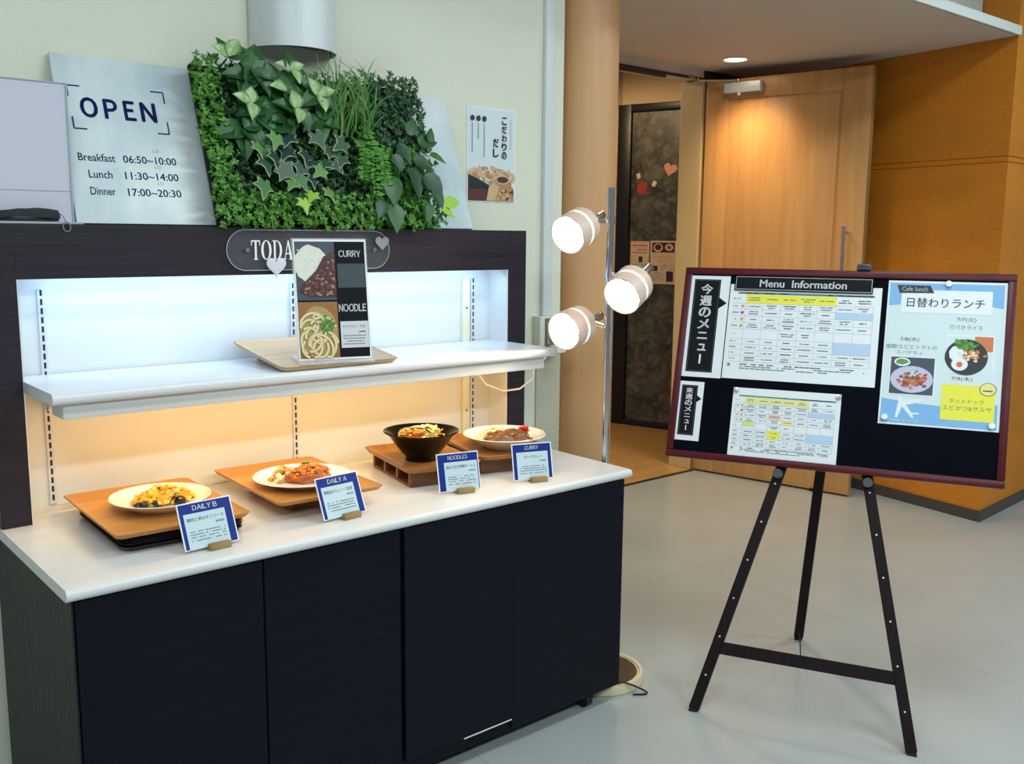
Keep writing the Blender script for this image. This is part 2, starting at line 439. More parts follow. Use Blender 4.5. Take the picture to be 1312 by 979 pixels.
# ochre wall (an outer corner), with two routed grooves
A = (5.375, 2.29); B = (5.65, 4.09); C_ = (8, 4.09); D_ = (8, 2.46)
def inset(d): return [(A[0]+d, A[1]+d), (B[0]+d, B[1]), C_, (D_[0], D_[1]+d)]
b = MB()
for z0, z1, d in ((0, 1.962, 0), (1.962, 1.968, .006), (1.968, 1.992, 0), (1.992, 1.998, .006), (1.998, 3.25, 0)): b.prism(inset(d), z0, z1)
struct(b.build('wall_right', 'ochre', smooth=False))
b = MB()
t = Vector((A[0]-B[0], A[1]-B[1])).normalized(); nn = Vector((t.y, -t.x))
if nn.x > 0: nn = -nn
b.prism([(A[0]-.012, A[1]-.012), (D_[0], D_[1]-.012), (D_[0], D_[1]), A, B, (B[0]-.012, B[1])], 0, .062, 0)
struct(b.build('baseboard_right', 'base_dark', smooth=False))
# doorway wall and jamb
b = MB(); b.box((5.10, 4.09, 0), (5.66, 4.26, 2.604)); b.box((5.062, 4.09, 0), (5.10, 4.27, 2.55), 1, .004)
b.box((2.7, 4.085, 2.556), (5.10, 4.26, 2.95), 2)
struct(b.build('wall_doorway', ['hall_wall', 'jamb', 'soffit'], smooth=False))
b = MB(); b.box((2.75, 4.075, 2.544), (5.06, 4.10, 2.557)); b.box((5.06, 4.07, 2.540), (5.62, 4.092, 2.603)); struct(b.build('trim_and_gap_shade', 'dark_trim_and_shade', smooth=False))  # second box is a dark strip painting the shadow in the gap above the door
b = MB(); b.box((4.15, 4.05, 2.517), (4.66, 4.072, 2.534), 0, .003); o = b.build('door_slide_rail', 'dark_trim_and_shade')
tag(o, 'dark metal slide rail under the doorway header right of the column', 'rail')
# hallway beyond
hd = Vector((.125, -.436, 0)).normalized(); hx = Matrix.Translation((5.899, 5.557, 0)) @ Matrix((( -hd.y if False else hd.x, -hd.y, 0, 0), (hd.y, hd.x, 0, 0), (0, 0, 1, 0), (0, 0, 0, 1)))
# local x runs along the wall towards the viewer, local -y faces the hallway
b = MB(); b.box((-3.5, .04, 0), (1.4, .14, 2.9)); b.box((-.9, .0, 2.60), (1.4, .05, 2.9)); b.box((-3.5, 0, 0), (-.02, .05, 2.9), 0)
struct(place(b.build('wall_hallway', 'hall_wall', smooth=False), (5.899, 5.557, 0), (0, 0, math.atan2(hd.y, hd.x))))
b = MB(); b.box((2.7, 4.1, 2.9), (8, 9, 3.0)); struct(b.build('ceiling_hallway', 'hall_wall', smooth=False))
hz = math.atan2(hd.y, hd.x)
win = thing('window_1', None, None, (5.899, 5.557, 0), (0, 0, hz)); struct(win)
b = MB(); b.box((-.03, -.05, 0), (.085, .03, 2.60), 0, .003); b.box((.085, -.05, 2.545), (1.4, .03, 2.60), 0, .003); b.box((.085, -.05, 0), (1.4, .03, .045), 0, .003)
b.build('frame', 'black_frame', win)
b = MB(); b.box((.085, -.015, .045), (1.4, .015, 2.545)); b.build('pane', 'pattern_glass', win, smooth=False)

# door
dz = math.atan2(-1.043, .2)
door = thing('door_1', None, None, (5.062, 4.073, 0), (0, 0, dz)); struct(door)
H = 2.535
b = MB()
b.box((.012, .0085, .012), (1.062, .045, H), 0, .003)
b.box((.012, 0, .012), (.165, .010, H), 0, .004); b.box((.895, 0, .012), (1.062, .010, H), 0, .004)
b.box((.165, 0, 2.41), (.895, .010, H), 0, .004); b.box((.165, 0, .012), (.895, .010, .45), 0, .004)
b.box((.183, .003, .468), (.877, .010, 2.392), 0, .004)
b.box((1.062, .006, .012), (1.068, .040, H), 1)
b.build('leaf', ['door_wood', 'door_edge'], door)
b = MB(); b.tube([(.965, -.05, 1.62), (.965, -.05, .85)], .011, 12); b.cyl((.965, -.05, 1.60), (.965, .002, 1.60), .009); b.cyl((.965, -.05, .88), (.965, .002, .88), .009); b.lathe([(0, 0), (.015, 0), (.015, .012), (0, .012)], 16, 0, Matrix.Translation((.965, -.05, 1.614)))
o = b.build('pull_handle', 'chrome', door); o['label'] = 'chrome tubular pull handle'
b = MB(); b.box((.155, -.05, 2.445), (.40, -.001, 2.507), 0, .006); b.cyl((.255, -.04, 2.428), (.255, -.04, 2.446), .010)
cl = b.build('door_closer', 'sconce', door); cl['label'] = 'satin metal door closer box with hinged arm'
b = MB(); b.tube([(.25, -.045, 2.515), (.06, -.12, 2.522), (.02, -.16, 2.524)], .007, 8); b.cyl((.25, -.045, 2.505), (.25, -.045, 2.525), .012)
b.beam((.03, -.155, 2.520), (.05, -.30, 2.532), (.009, 0, 0), (0, 0, .004)); b.cyl((.03, -.155, 2.512), (.03, -.155, 2.535), .009)
b.build('arm', 'brass_steel', cl)
b = MB(); b.box((.83, -.01, 0), (.89, .05, .02), 0, .003); b.build('door_stop', 'black', door)

# conduit, outlet, on back wall beside the column
b = MB(); b.box((2.592, 2.858, 1.24), (2.640, 2.88, 3.2), 0, .004); o = tag(b.build('cable_conduit', 'conduit'), 'pale grey vertical cable conduit running up the wall beside the wooden column', 'conduit')
ob = thing('wall_outlet', 'surface wall outlet box with dark grey plate beside the wooden column', 'outlet', (2.608, 2.88, 1.17))
b = MB(); b.box((-.055, -.05, -.085), (.062, 0, .07), 0, .005); b.build('housing', 'cream_plastic', ob)
b = MB(); b.box((-.030, -.054, -.078), (.058, -.049, .062), 0, .002); b.build('cover_plate', 'grey_plate', ob)
b = MB(); b.box((-.022, -.058, -.04), (-.010, -.053, .045), 0, .002); b.build('switch', 'steel', ob)
b = MB(); b.box((.004, -.058, -.005), (.03, -.053, .03), 0, .002); b.build('socket', 'cream_plastic', ob)
b = MB(); b.box((2.595, 2.775, 1.095), (2.645, 2.827, 1.125), 0, .006)
b.tube([(2.597, 2.80, 1.108), (2.58, 2.80, 1.10), (2.53, 2.79, 1.07), (2.46, 2.80, 1.03), (2.40, 2.82, 1.0)], .004)
tag(b.build('power_plug', 'cable_white'), 'white power plug and cord in the outlet beside the wooden column', 'plug')

# wall lamp (half cylinder) above the plants
wl = thing('wall_sconce', 'satin silver half-cylinder wall lamp above the leafy panel', 'wall lamp', (1.52, 2.88, 2.117))
b = MB(); n = 40; r1 = .142; r0 = .138; h0, h1 = 0, .42
for k in range(n):
    a, c = math.pi*(1+k/n), math.pi*(1+(k+1)/n)
    def P(r, t, z): return (r*math.cos(t), r*math.sin(t)-.003, z)
    b.poly([P(r1, a, h0), P(r1, c, h0), P(r1, c, h1), P(r1, a, h1)]); b.poly([P(r0, c, h0), P(r0, a, h0), P(r0, a, h1), P(r0, c, h1)], 1)
    b.poly([P(r0, a, h0), P(r0, c, h0), P(r1, c, h0), P(r1, a, h0)]); b.poly([P(r1, a, h1), P(r1, c, h1), P(r0, c, h1), P(r0, a, h1)])
b.build('shade', ['sconce', 'sconce_inner'], wl)
b = MB(); b.box((-.12, -.016, .02), (.12, -.001, .40), 0, .003); b.build('back_plate', 'sconce_inner', wl)
b = MB(); b.lathe([(0, .12), (.03, .13), (.035, .17), (.03, .25), (0, .26)], 20, 0, Matrix.Translation((0, -.06, 0))); b.box((-.02, -.05, .19), (.02, -.01, .21)); b.build('bulb', 'panel_white', wl)

# poster on the wall
W_, Hh = .232, .345
po = MB(); po.box((0, -.0012, 0), (W_, 0, Hh), 0)
y = -.0016
po.rect(.006, .006, W_-.006, Hh-.006, 1, y)
y -= .0004
rr = random.Random(3)
po.rect(.006, .006, W_-.006, .05, 6, y); po.shape([(.006, .095), (.10, .06), (.10, .05), (.006, .05)], 5, y)
for k in range(120):
    u = rr.uniform(.01, .225); v = .085+rr.uniform(-.03, .05)*(1-abs(u-.1)/.25); po.disc((u, max(.03, min(v, .14))), rr.uniform(.006, .012), rr.uniform(.004, .009), rr.choice((3, 3, 4)), y-.0002-.00002*k, 7, .8, k)
y -= .003
po.shape([(.006, .10), (.05, .085), (.105, .062), (.10, .05), (.006, .052)], 5, y); po.rect(.006, .006, .09, .05, 6, y)
po.shape([(.10, .006), (.105, .05), (.14, .085), (.21, .075), (.225, .006)], 4, y)
po.shape([(.09, .006), (.10, .05), (.13, .075), (.15, .05), (.13, .006)], 3, y-.0003)
po.disc((.168, .085), .034, .017, 3, y-.0006); po.disc((.168, .085), .028, .012, 6, y-.0009)
for k in range(30): po.disc((rr.uniform(.14, .22), rr.uniform(.01, .06)), .009, .006, rr.choice((3, 4, 6)), y-.0006-.00002*k, 7, .8, k+300)
po.vtext('こだわりの', (.164, .16, .188, .318), 7, y, .03); po.vtext('だし', (.122, .165, .149, .238), 7, y, .03)
for u, vb in ((.022, .18), (.050, .23), (.078, .165)):
    po.disc((u+.002, .303), .010, .010, 5, y)
    rr2 = random.Random(int(u*1e4)); v = .285
    while v > vb:
        q = rr2.uniform(.004, .009); po.rect(u, v-q*.8, u+.003, v, 2, y); v -= q
for v in range(14): po.rect(.207, .2+v*.008, .210, .206+v*.008, 3, y)
o = po.build('wall_poster', ['paper', 'paper_pale', 'ink_grey', 'ph_flake', 'ph_flake2', 'ph_dark', 'ph_bowlred', 'ink'], smooth=False)
tag(place(o, (2.222, 2.879, 1.678)), 'soup stock poster with dark Japanese script on the cream wall', 'poster')

# ================================================================== COUNTER
cab = thing('display_cabinet', 'black wood-grain display cabinet on casters under the white worktop', 'cabinet', (.565, 2.10, 0))
CW = 1.715; CD = .66
b = MB(); b.box((0, .012, .055), (CW, CD, .776), 0, .002)
b.box((-.004, 0, .05), (0.0, CD, .776), 1, .0015)
b.build('body', ['cab_front', 'cab_side'], cab, smooth=False)
for x0, x1, y0 in ((.004, .437, .004), (.441, .836, .004), (.846, 1.233, -.002), (1.238, CW-.002, .004)):
    b = MB(); b.box((x0, y0, .098 if x0 > .8 and x0 < 1.2 else .062), (x1, .013, .772), 0, .0015); d = b.build('door', 'cab_front', cab, smooth=False)
    if .8 < x0 < 1.2:
        b = MB(); b.box((1.05, -.003, .095), (1.232, .012, .0985)); q = b.build('edge_strip', 'panel_white', d, smooth=False); q['label'] = 'worn pale strip along the lower door edge'
for x, y_ in ((.06, .07), (CW-.115, .055), (.06, CD-.07), (CW-.115, CD-.07)):
    b = MB(); b.cyl((x-.014, y_, .026), (x+.014, y_, .026), .026, n=24); b.box((x-.022, y_-.02, .03), (x+.022, y_+.03, .055), 0, .003); b.build('caster', 'rubber', cab)
# worktop with rounded front and right edges
wt = MB(); prof = [(0, 0), (.004, .010), (.012, .0195), (.022, .027), (.03, .029)]
b = MB()
t = bmesh.new(); bmesh.ops.create_cube(t, size=1)
lo, hi = (.550, 2.086, .777), (2.303, 2.79, .805)
for v in t.verts: v.co = Vector([(lo[i]+hi[i])/2+v.co[i]*(hi[i]-lo[i]) for i in range(3)])
ee = [e for e in t.edges if (all(abs(v.co.y-lo[1]) < 1e-5 for v in e.verts) and abs(e.verts[0].co.x-e.verts[1].co.x) > .1) or (all(abs(v.co.x-hi[0]) < 1e-5 for v in e.verts)) ]
bmesh.ops.bevel(t, geom=ee, offset=.0125, segments=5, affect='EDGES', profile=.5)
b.merge(t, 0); tag(b.build('worktop', 'counter_white'), 'long white worktop with rounded edges carrying the sample dishes', 'worktop')

# hutch
hu = thing('display_hutch', 'dark wood-grain back frame with white lit recess standing on the worktop', 'shelving unit', (0, 0, 0))
yh = 2.636; yb = 2.741; zc = .8055; xl, xr = .552, 2.305; il, ir = .624, 2.2204; zo, zh = 1.4356, 1.5727
b = MB(); b.box((xl, yh, zc), (il, yh+.018, zh), 0, .001); b.box((ir, yh, zc), (xr, yh+.018, zh), 0, .001); b.box((il, yh, zo), (ir, yh+.018, zh), 0, .001)
b.build('front_frame', 'hutch_dark', hu, smooth=False)
b = MB(); b.box((xl, yh+.018, zc), (xl+.016, 2.79, zh)); b.box((xr-.016, yh+.018, zc), (xr, 2.79, zh)); b.box((xl+.016, yh+.018, zh-.016), (xr-.016, 2.79, zh)); b.build('carcass', 'hutch_dark', hu, smooth=False)
b = MB(); b.box((il-.01, yb, zc), (ir+.01, yb+.012, zo+.05)); b.box((ir, yh+.018, zc), (ir+.012, yb, zo+.05)); b.box((il-.012, yh+.018, zc), (il, yb, zo+.05)); b.box((ir-.004, yh-.001, zc), (ir, yh+.02, zo)); b.box((il, yh-.001, zc), (il+.003, yh+.02, zo))
b.build('back_panel', 'panel_white', hu, smooth=False)
b = MB(); b.box((il, yh+.018, zo+.04), (ir, yb, zo+.05)); b.build('soffit_board', 'panel_white', hu, smooth=False)
b = MB(); b.cyl((.70, 2.675, 1.452), (2.15, 2.675, 1.452), .010, n=16); q = b.build('light_tube', 'led_tube', hu)
for x in (.704, 1.4315, 2.142):
    b = MB(); b.box((x-.009, yb-.006, zc+.02), (x+.009, yb, 1.405), 0, .001)
    z = zc+.03
    while z < 1.39:
        b.box((x-.0028, yb-.0066, z), (x+.0028, yb-.0055, z+.016), 1); z += .024
    b.build('slotted_standard', ['std_metal', 'slot'], hu, smooth=False)
b = MB(); b.box((2.092, yb-.014, .82), (2.122, yb, 1.405), 0, .003)
for z in (1.30, .93): b.cyl((2.107, yb-.0155, z), (2.107, yb-.013, z), .004, mi=1)
b.build('cable_cover', ['raceway', 'grey_plate'], hu)
# shelf
sh = thing('display_shelf', 'white bullnose shelf mounted across the lit recess', 'shelf', (0, 0, 0))
b = MB(); t = bmesh.new(); bmesh.ops.create_cube(t, size=1); lo, hi = (.6245, 2.382, 1.151), (2.226, 2.7345, 1.179)
for v in t.verts: v.co = Vector([(lo[i]+hi[i])/2+v.co[i]*(hi[i]-lo[i]) for i in range(3)])
def tri(p): return p
ee = [e for e in t.edges if all(abs(v.co.y-lo[1]) < 1e-5 for v in e.verts) and abs(e.verts[0].co.x-e.verts[1].co.x) > .1]
bmesh.ops.bevel(t, geom=ee, offset=.012, segments=5, affect='EDGES', profile=.5)
b.merge(t, 0); 
b.build('board', 'shelf_white', sh)
b = MB(); b.box((.652, 2.405, 1.112), (2.19, 2.50, 1.151), 0, .002); b.build('light_housing', 'panel_white', sh)
b = MB(); b.box((.70, 2.44, 1.1105), (2.15, 2.47, 1.1125)); b.build('light_diffuser', 'led_amber', sh, smooth=False)
b = MB(); b.tube([(2.11, 2.70, 1.14), (2.115, 2.68, 1.08), (2.14, 2.66, 1.03), (2.19, 2.62, 1.005), (2.25, 2.60, 1.01), (2.30, 2.585, 1.045), (2.315, 2.60, 1.10), (2.32, 2.65, 1.16)], .0035); b.build('power_cord', 'cable_white', sh)
for x in (.704, 2.142):
    b = MB(); b.prism([(2.50, 1.148), (2.735, 1.148), (2.735, 1.08), (2.70, 1.10)], x-.002, x+.002, 0, Matrix(((0, 0, 1, 0), (1, 0, 0, 0), (0, 1, 0, 0), (0, 0, 0, 1)))); b.build('bracket', 'std_metal', sh, smooth=False)

# TODAY sign on the hutch header
sg = thing('acrylic_sign', 'clear oval acrylic sign with white letters on the dark header', 'sign', (1.445, yh, 1.507))
b = MB(); b.prism([(p[0], p[1]) for p in rrect(.545, .116, .0575, 10)], .004, .009, 0, Matrix(((1, 0, 0, 0), (0, 0, -1, 0), (0, 1, 0, 0), (0, 0, 0, 1)))); b.build('plate', 'acrylic_clear', sg, smooth=False)
ring = [(p[0], -.0085, p[1]) for p in rrect(.545, .116, .0575, 10)]
b = MB(); b.tube(ring+[ring[0]], .0013, 6); b.build('bright_edge', 'acrylic_edge', sg)
def serif(ch):
    R_ = lambda a, b_, c, d: [(a, b_), (c, b_), (c, d), (a, d)]
    def ring(cx, cy, rx, ry, ix, iy, a0, a1, n=28):
        o = []
        for k in range(n):
            p, q = R(a0+(a1-a0)*k/n), R(a0+(a1-a0)*(k+1)/n)
            o.append([(cx+ix*math.cos(p), cy+iy*math.sin(p)), (cx+rx*math.cos(p), cy+ry*math.sin(p)), (cx+rx*math.cos(q), cy+ry*math.sin(q)), (cx+ix*math.cos(q), cy+iy*math.sin(q))])
        return o
    if ch == 'T': return [R_(.40, 0, .60, 1), R_(.28, 0, .72, .05), R_(.04, .93, .96, 1), [(.04, .72), (.09, .72), (.16, .93), (.04, .93)], [(.91, .72), (.96, .72), (.96, .93), (.84, .93)]]
    if ch == 'O': return ring(.5, .5, .47, .51, .26, .46, 0, 360, 40)
    if ch == 'D': return [R_(.14, 0, .33, 1), R_(.03, 0, .45, .05), R_(.03, .95, .45, 1)]+ring(.42, .5, .52, .5, .31, .45, -90, 90)
    if ch == 'A': return [[(.12, .0), (.19, .0), (.50, .86), (.46, .99)], [(.66, 0), (.88, 0), (.55, 1), (.44, 1)], R_(.24, .28, .74, .34), R_(.0, 0, .30, .05), R_(.56, 0, 1, .05)]
    return [[(.40, .46), (.60, .46), (.26, 1), (.06, 1)], [(.50, .46), (.58, .46), (.88, 1), (.80, 1)], R_(.40, 0, .60, .48), R_(.28, 0, .72, .05), R_(0, .95, .36, 1), R_(.68, .95, 1, 1)]
for ch, x0, x1 in (('T', -.187, -.150), ('O', -.149, -.107), ('D', -.105, -.065), ('A', -.064, -.021), ('Y', -.022, .017)):
    b = MB()
    for k, p in enumerate(serif(ch)): b.shape([(-.200+(x0+(x1-x0)*u+.187)*.82, -.028+.056*v) for u, v in p], 0, -.0096-.00001*k)
    b.build('letter', 'white_ink', sg, smooth=False)
for x in (-.212, .215):
    b = MB(); b.cyl((x, 0, 0), (x, -.014, 0), .0065, n=16); b.build('screw', 'chrome', sg)
def hrt(name, mk, label, loc, s, rz=0):
    b = MB(); b.prism(heart(s), 0, .005, 0, Matrix(((1, 0, 0, 0), (0, 0, -1, 0), (0, 1, 0, 0), (0, 0, 0, 1))), bev=.0012)
    o = b.build(name, mk); place(o, loc, (0, rz, 0)); return tag(o, label, 'heart', 'heart ornaments')
hrt('heart_ornament', 'heart_white', 'pale white heart stuck below the letters of the oval sign', (1.322, yh-.0105, 1.461), .062)
hrt('heart_ornament', 'heart_silver', 'silver heart at the right end of the oval sign under a leaf', (1.688, yh-.0105, 1.529), .05)

# ------------------------------------------------------------------ boards on top of the hutch
LEAN = R(20.01)
up2 = Vector((0, math.sin(LEAN), math.cos(LEAN))); n2 = Vector((0, -math.cos(LEAN), math.sin(LEAN)))
RB = Matrix(((1, 0, 0), (0, -n2.y, up2.y), (0, -n2.z, up2.z)))
ob = thing('open_sign_board', 'long pale marbled board with navy OPEN hours leaning on the wall', 'sign', (.795, 2.700, 1.5770), mat3=RB)
b = MB(); b.box((0, -.001, 0), (1.318, .012, .483), 0, .001); b.build('board', 'marble', ob, smooth=False)
y = -.0014; th = .0042
for (cu, cv, du, dv) in ((.031, .392, .034, -.032), (.293, .397, -.036, -.034), (.033, .268, .034, .034), (.291, .270, -.033, .037)):
    b = MB(); b.rect(min(cu, cu+du), cv-th/2, max(cu, cu+du), cv+th/2, 0, y); b.rect(cu-th/2, min(cv, cv+dv), cu+th/2, max(cv, cv+dv), 0, y-.00002); b.build('corner_mark', 'ink_navy', ob, smooth=False)
for ch, u0, u1 in (('O', .057, .104), ('P', .119, .157), ('E', .173, .206), ('N', .219, .264)):
    b = MB(); b.text(ch, (u0, .3015, u1, .3615), 0, y, .04); b.build('letter', 'ink_navy', ob, smooth=False)
for nm, u0, u1, v, tm, a0 in (('Breakfast', .030, .127, .184, '06:50~10:00', .148), ('Lunch', .050, .112, .136, '11:30~14:00', .146), ('Dinner', .047, .113, .088, '17:00~20:30', .146)):
    b = MB(); b.text(nm, (u0, v-.008, u1, v+.0145), 0, y, .012); b.build('meal_name', 'ink_navy', ob, smooth=False)
    b = MB(); b.text(tm, (a0, v-.008, a0+.148, v+.014), 0, y, .014); b.build('opening_hours', 'ink_navy', ob, smooth=False)
    b = MB(); b.text('LO', (a0+.086, v+.027, a0+.102, v+.036), 0, y, 0); b.build('last_order_note', 'ink_grey', ob, smooth=False)

# ------------------------------------------------------------------ leafy panel
pp = thing('leaf_panel', 'black-backed panel of mixed green foliage leaning over the pale board', 'plant panel', (1.160, 2.664, 1.5760), mat3=RB)
b = MB(); b.box((0, -.018, 0), (.755, .0, .485), 0, .002); b.build('backing', 'soil_mesh', pp, smooth=False)
OUT = {'oval': [(0, .03), (.2, .30), (.45, .42), (.7, .32), (.88, .14), (1, .0)], 'heart': [(0, .18), (.12, .38), (.35, .46), (.62, .34), (.85, .14), (1, .0)], 'lance': [(0, .05), (.2, .14), (.5, .17), (.8, .10), (1, 0)], 'small': [(0, .05), (.45, .3), (1, 0)]}
def leaf(b, base, d, nrm, L, kind='oval', m_in=0, m_out=None, w=1.0, curl=.15, fold=.12):
    """leaf blade from base along d, facing nrm; m_in inner strips, m_out margin strips"""
    d = Vector(d).normalized(); nrm = Vector(nrm); nrm = (nrm-d*nrm.dot(d)).normalized(); s = d.cross(nrm); base = Vector(base)
    o = OUT[kind]; rows = []
    fr = (-1, -.72, 0, .72, 1) if m_out is not None else (-1, 0, 1)
    for t, hw in o:
        z = -curl*L*t*t
        rows.append([b.bm.verts.new(base+d*L*t+s*(f*hw*L*w)+nrm*(z+fold*abs(f)*hw*L*w)) for f in fr])
    for A_, B_ in zip(rows, rows[1:]):
        for k in range(len(fr)-1):
            f = b.bm.faces.new((A_[k], A_[k+1], B_[k+1], B_[k])); f.material_index = (m_out if (m_out is not None and k in (0, len(fr)-2)) else m_in)
def ivy(b, c, d, nrm, L, mi, mo):
    d = Vector(d).normalized(); nrm = Vector(nrm); nrm = (nrm-d*nrm.dot(d)).normalized(); s = d.cross(nrm); c = Vector(c)
    pts = [(0, -.08), (.16, -.30), (.36, -.30), (.34, -.04), (.62, .16), (.36, .26), (.20, .40), (.12, .66), (0, .86), (-.12, .66), (-.20, .40), (-.36, .26), (-.62, .16), (-.34, -.04), (-.36, -.30), (-.16, -.30)]
    o = [b.bm.verts.new(c+d*(L*v)+s*(L*u)-nrm*L*.25*(u*u+v*v)) for u, v in pts]
    i = [b.bm.verts.new(c+d*(L*(v*.87+.015))+s*(L*u*.86)+nrm*L*(.03-.2*(u*u+v*v))) for u, v in pts]
    n = len(pts)
    for k in range(n):
        f = b.bm.faces.new((o[k], o[(k+1) % n], i[(k+1) % n], i[k])); f.material_index = mo
    f = b.bm.faces.new(i); f.material_index = mi
def rnd_dir(rr, out=.6, updn=0, side=0):
    a = rr.uniform(0, 2*math.pi); return Vector((math.cos(a)*(1-out)+side, -out, math.sin(a)*(1-out)+updn)).normalized()
rr = random.Random(11)
def in_dark(u, v): return u > .52 and v > .25
def sprig(b, p, mats, L, n, rr, out=.55):
    p = Vector(p); ax = Vector((rr.uniform(-.5, .5), -1, rr.uniform(-.3, .6))).normalized()
    for k in range(n):
        a = 2*math.pi*k/n+rr.random(); s1 = ax.orthogonal().normalized(); s2 = ax.cross(s1)
        d = (ax*rr.uniform(.2, .9)+(s1*math.cos(a)+s2*math.sin(a))).normalized()
        leaf(b, p+ax*(k/n)*L*.9, d, ax, L*rr.uniform(.7, 1.15), 'small', rr.choice(mats), None, .78, .2)
bx = MB(); dk = MB()
step = .0165
u = -.004
while u < .768:
    v = -.012
    while v < .492:
        uu, vv = u+rr.uniform(-.008, .008), v+rr.uniform(-.008, .008)
        if in_dark(uu, vv):
            for q in range(2): sprig(dk, (uu+rr.uniform(-.006, .006), -.025-rr.random()*.05, vv+rr.uniform(-.006, .012)), (0, 0, 1), .016, 8, rr)
        else:
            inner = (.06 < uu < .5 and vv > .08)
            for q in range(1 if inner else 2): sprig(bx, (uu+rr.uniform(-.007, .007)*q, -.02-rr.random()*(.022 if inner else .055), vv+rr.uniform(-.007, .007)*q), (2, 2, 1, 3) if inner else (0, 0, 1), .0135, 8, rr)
        v += step
    u += step
o = bx.build('boxwood_foliage', ['leaf_box', 'leaf_box2', 'leaf_dark', 'leaf_deep'], pp); o['kind'] = 'stuff'; o['label'] = 'small bright green boxwood leaves'
o = dk.build('dark_foliage', ['leaf_dark', 'leaf_deep'], pp); o['kind'] = 'stuff'; o['label'] = 'dark green fine-leaved foliage'
# broad leaf rosettes, some with pale variegated leaves
def rosette(c, L, angs, pale, rr):
    """leaves at the given angles (degrees in the panel plane); those listed in pale are variegated"""
    b = MB(); c = Vector(c)
    for k, a in enumerate(angs):
        a = R(a+rr.uniform(-8, 8)); pl = k in pale; d = Vector((math.cos(a), -rr.uniform(.35, .6) if pl else -rr.uniform(.1, .3), math.sin(a)))
        leaf(b, c+Vector((0, -.012-.004*k-(.016 if pl else 0), 0)), d, (rr.uniform(-.2, .2), -1, .25), L*rr.uniform(.95, 1.15)*(.84 if pl else 1.12), 'oval' if pl else 'heart', 2 if pl else rr.choice((0, 0, 1)), 3 if pl else None, .95 if pl else .82, .3, .40)
    b.tube([c+Vector((0, .05, 0)), c+Vector((0, -.014, 0))], .003, 6, 1)
    o = b.build('broad_leaf_rosette', ['leaf_dark', 'leaf_mid', 'leaf_pale', 'leaf_pale2'], pp)
    if len(pale) > 2: o['label'] = 'rosette with pale variegated leaves'
for c, L, angs, pl in (((.085, -.07, .475), .065, (150, 60, 100, 20), (0, 1)), ((.155, -.07, .445), .075, (70, 110, 200, -10, 250, 300), ()), ((.125, -.075, .425), .055, (180, 260, 330), ()),
        ((.275, -.07, .455), .058, (30, 150, 250, 300, 90), (0, 1, 3)), ((.32, -.06, .43), .05, (80, 20, -40), ()), ((.115, -.085, .325), .060, (75, 160, 30, 255), (0, 1, 3)), ((.165, -.06, .335), .075, (20, -40, -100, 200, 250), ()),
        ((.345, -.085, .375), .062, (115, 15, 275, -20, 200), (0, 1, 2)), ((.25, -.07, .39), .062, (60, 170, 110, 0, -60), (1,)), ((.27, -.08, .325), .066, (100, 45, 160, 250, 300), (0, 3)), ((.10, -.06, .265), .075, (200, 260, 320, 20), ()),
        ((.19, -.06, .27), .075, (250, 310, 20, 130), ()), ((.215, -.06, .42), .065, (200, 280, 340, 90), ()), ((.36, -.055, .32), .06, (-20, -80, 220, 60), ()), ((.235, -.06, .305), .06, (230, 290, 180), ())):
    rosette(c, L, angs, pl, rr)
# ivy with pale margins
for k, (u, v, L, mi) in enumerate(((.12, .205, .045, 2), (.15, .20, .04, 1), (.14, .165, .055, 0), (.12, .09, .055, 1), (.19, .14, .06, 0), (.235, .25, .05, 0), (.32, .25, .055, 0), (.41, .235, .055, 0), (.235, .11, .05, 1), (.215, .10, .04, 2), (.235, .04, .045, 3), (.33, .08, .045, 2), (.315, .14, .045, 2), (.30, .175, .05, 0), (.27, .19, .05, 0), (.225, .205, .05, 0), (.36, .21, .045, 0), (.375, .175, .045, 0), (.185, .235, .05, 2), (.27, .065, .04, 3), (.345, .17, .04, 0), (.255, .15, .05, 0), (.17, .18, .05, 0), (.40, .19, .045, 0), (.205, .165, .05, 0), (.285, .12, .042, 0))):
    b = MB(); a = rr.uniform(-2.6, -.5); mi = rr.choice((0, 0, 5)) if mi == 0 else mi; ivy(b, (u, -.085-rr.random()*.02, v), (math.cos(a), -.15, math.sin(a)), (rr.uniform(-.5, .5), -1, rr.uniform(-.1, .6)), L*1.12, mi, 4)
    b.tube([(u, -.084, v), (u+.01, -.05, v+.02), (u+.01, -.02, v+.02)], .0012, 5, 1)
    b.build('ivy_leaf', ['leaf_ivy', 'leaf_mid', 'leaf_pale2', 'leaf_lime', 'leaf_margin', 'leaf_deep'], pp)
# grass tuft
b = MB()
for k in range(95):
    u0, v0 = rr.uniform(.36, .56), rr.uniform(.27, .38); dx = rr.uniform(-.10, .10)*(1 if k % 7 else 1.7); hh = rr.uniform(.09, .25); p = []
    for t in range(6):
        q = t/5; p.append(Vector((u0+dx*q*q, -.05-.055*math.sin(q*2.2)-.012*rr.random(), v0+hh*(q-.25*q*q*(1 if k % 3 else 1.6)))))
    wv = rr.uniform(.0016, .0034); rows = []
    for t, q in enumerate(p):
        ww = wv*(1-(t/5)**2*.95); rows.append((b.bm.verts.new(q-Vector((ww, 0, 0))), b.bm.verts.new(q+Vector((ww, -.0008, 0)))))
    mi = 1 if rr.random() < .25 else 0
    for A_, B_ in zip(rows, rows[1:]):
        f = b.bm.faces.new((A_[0], A_[1], B_[1], B_[0])); f.material_index = mi
o = b.build('grass_tuft', ['leaf_grass', 'leaf_grass2'], pp); o['label'] = 'arching tuft of long thin blades'
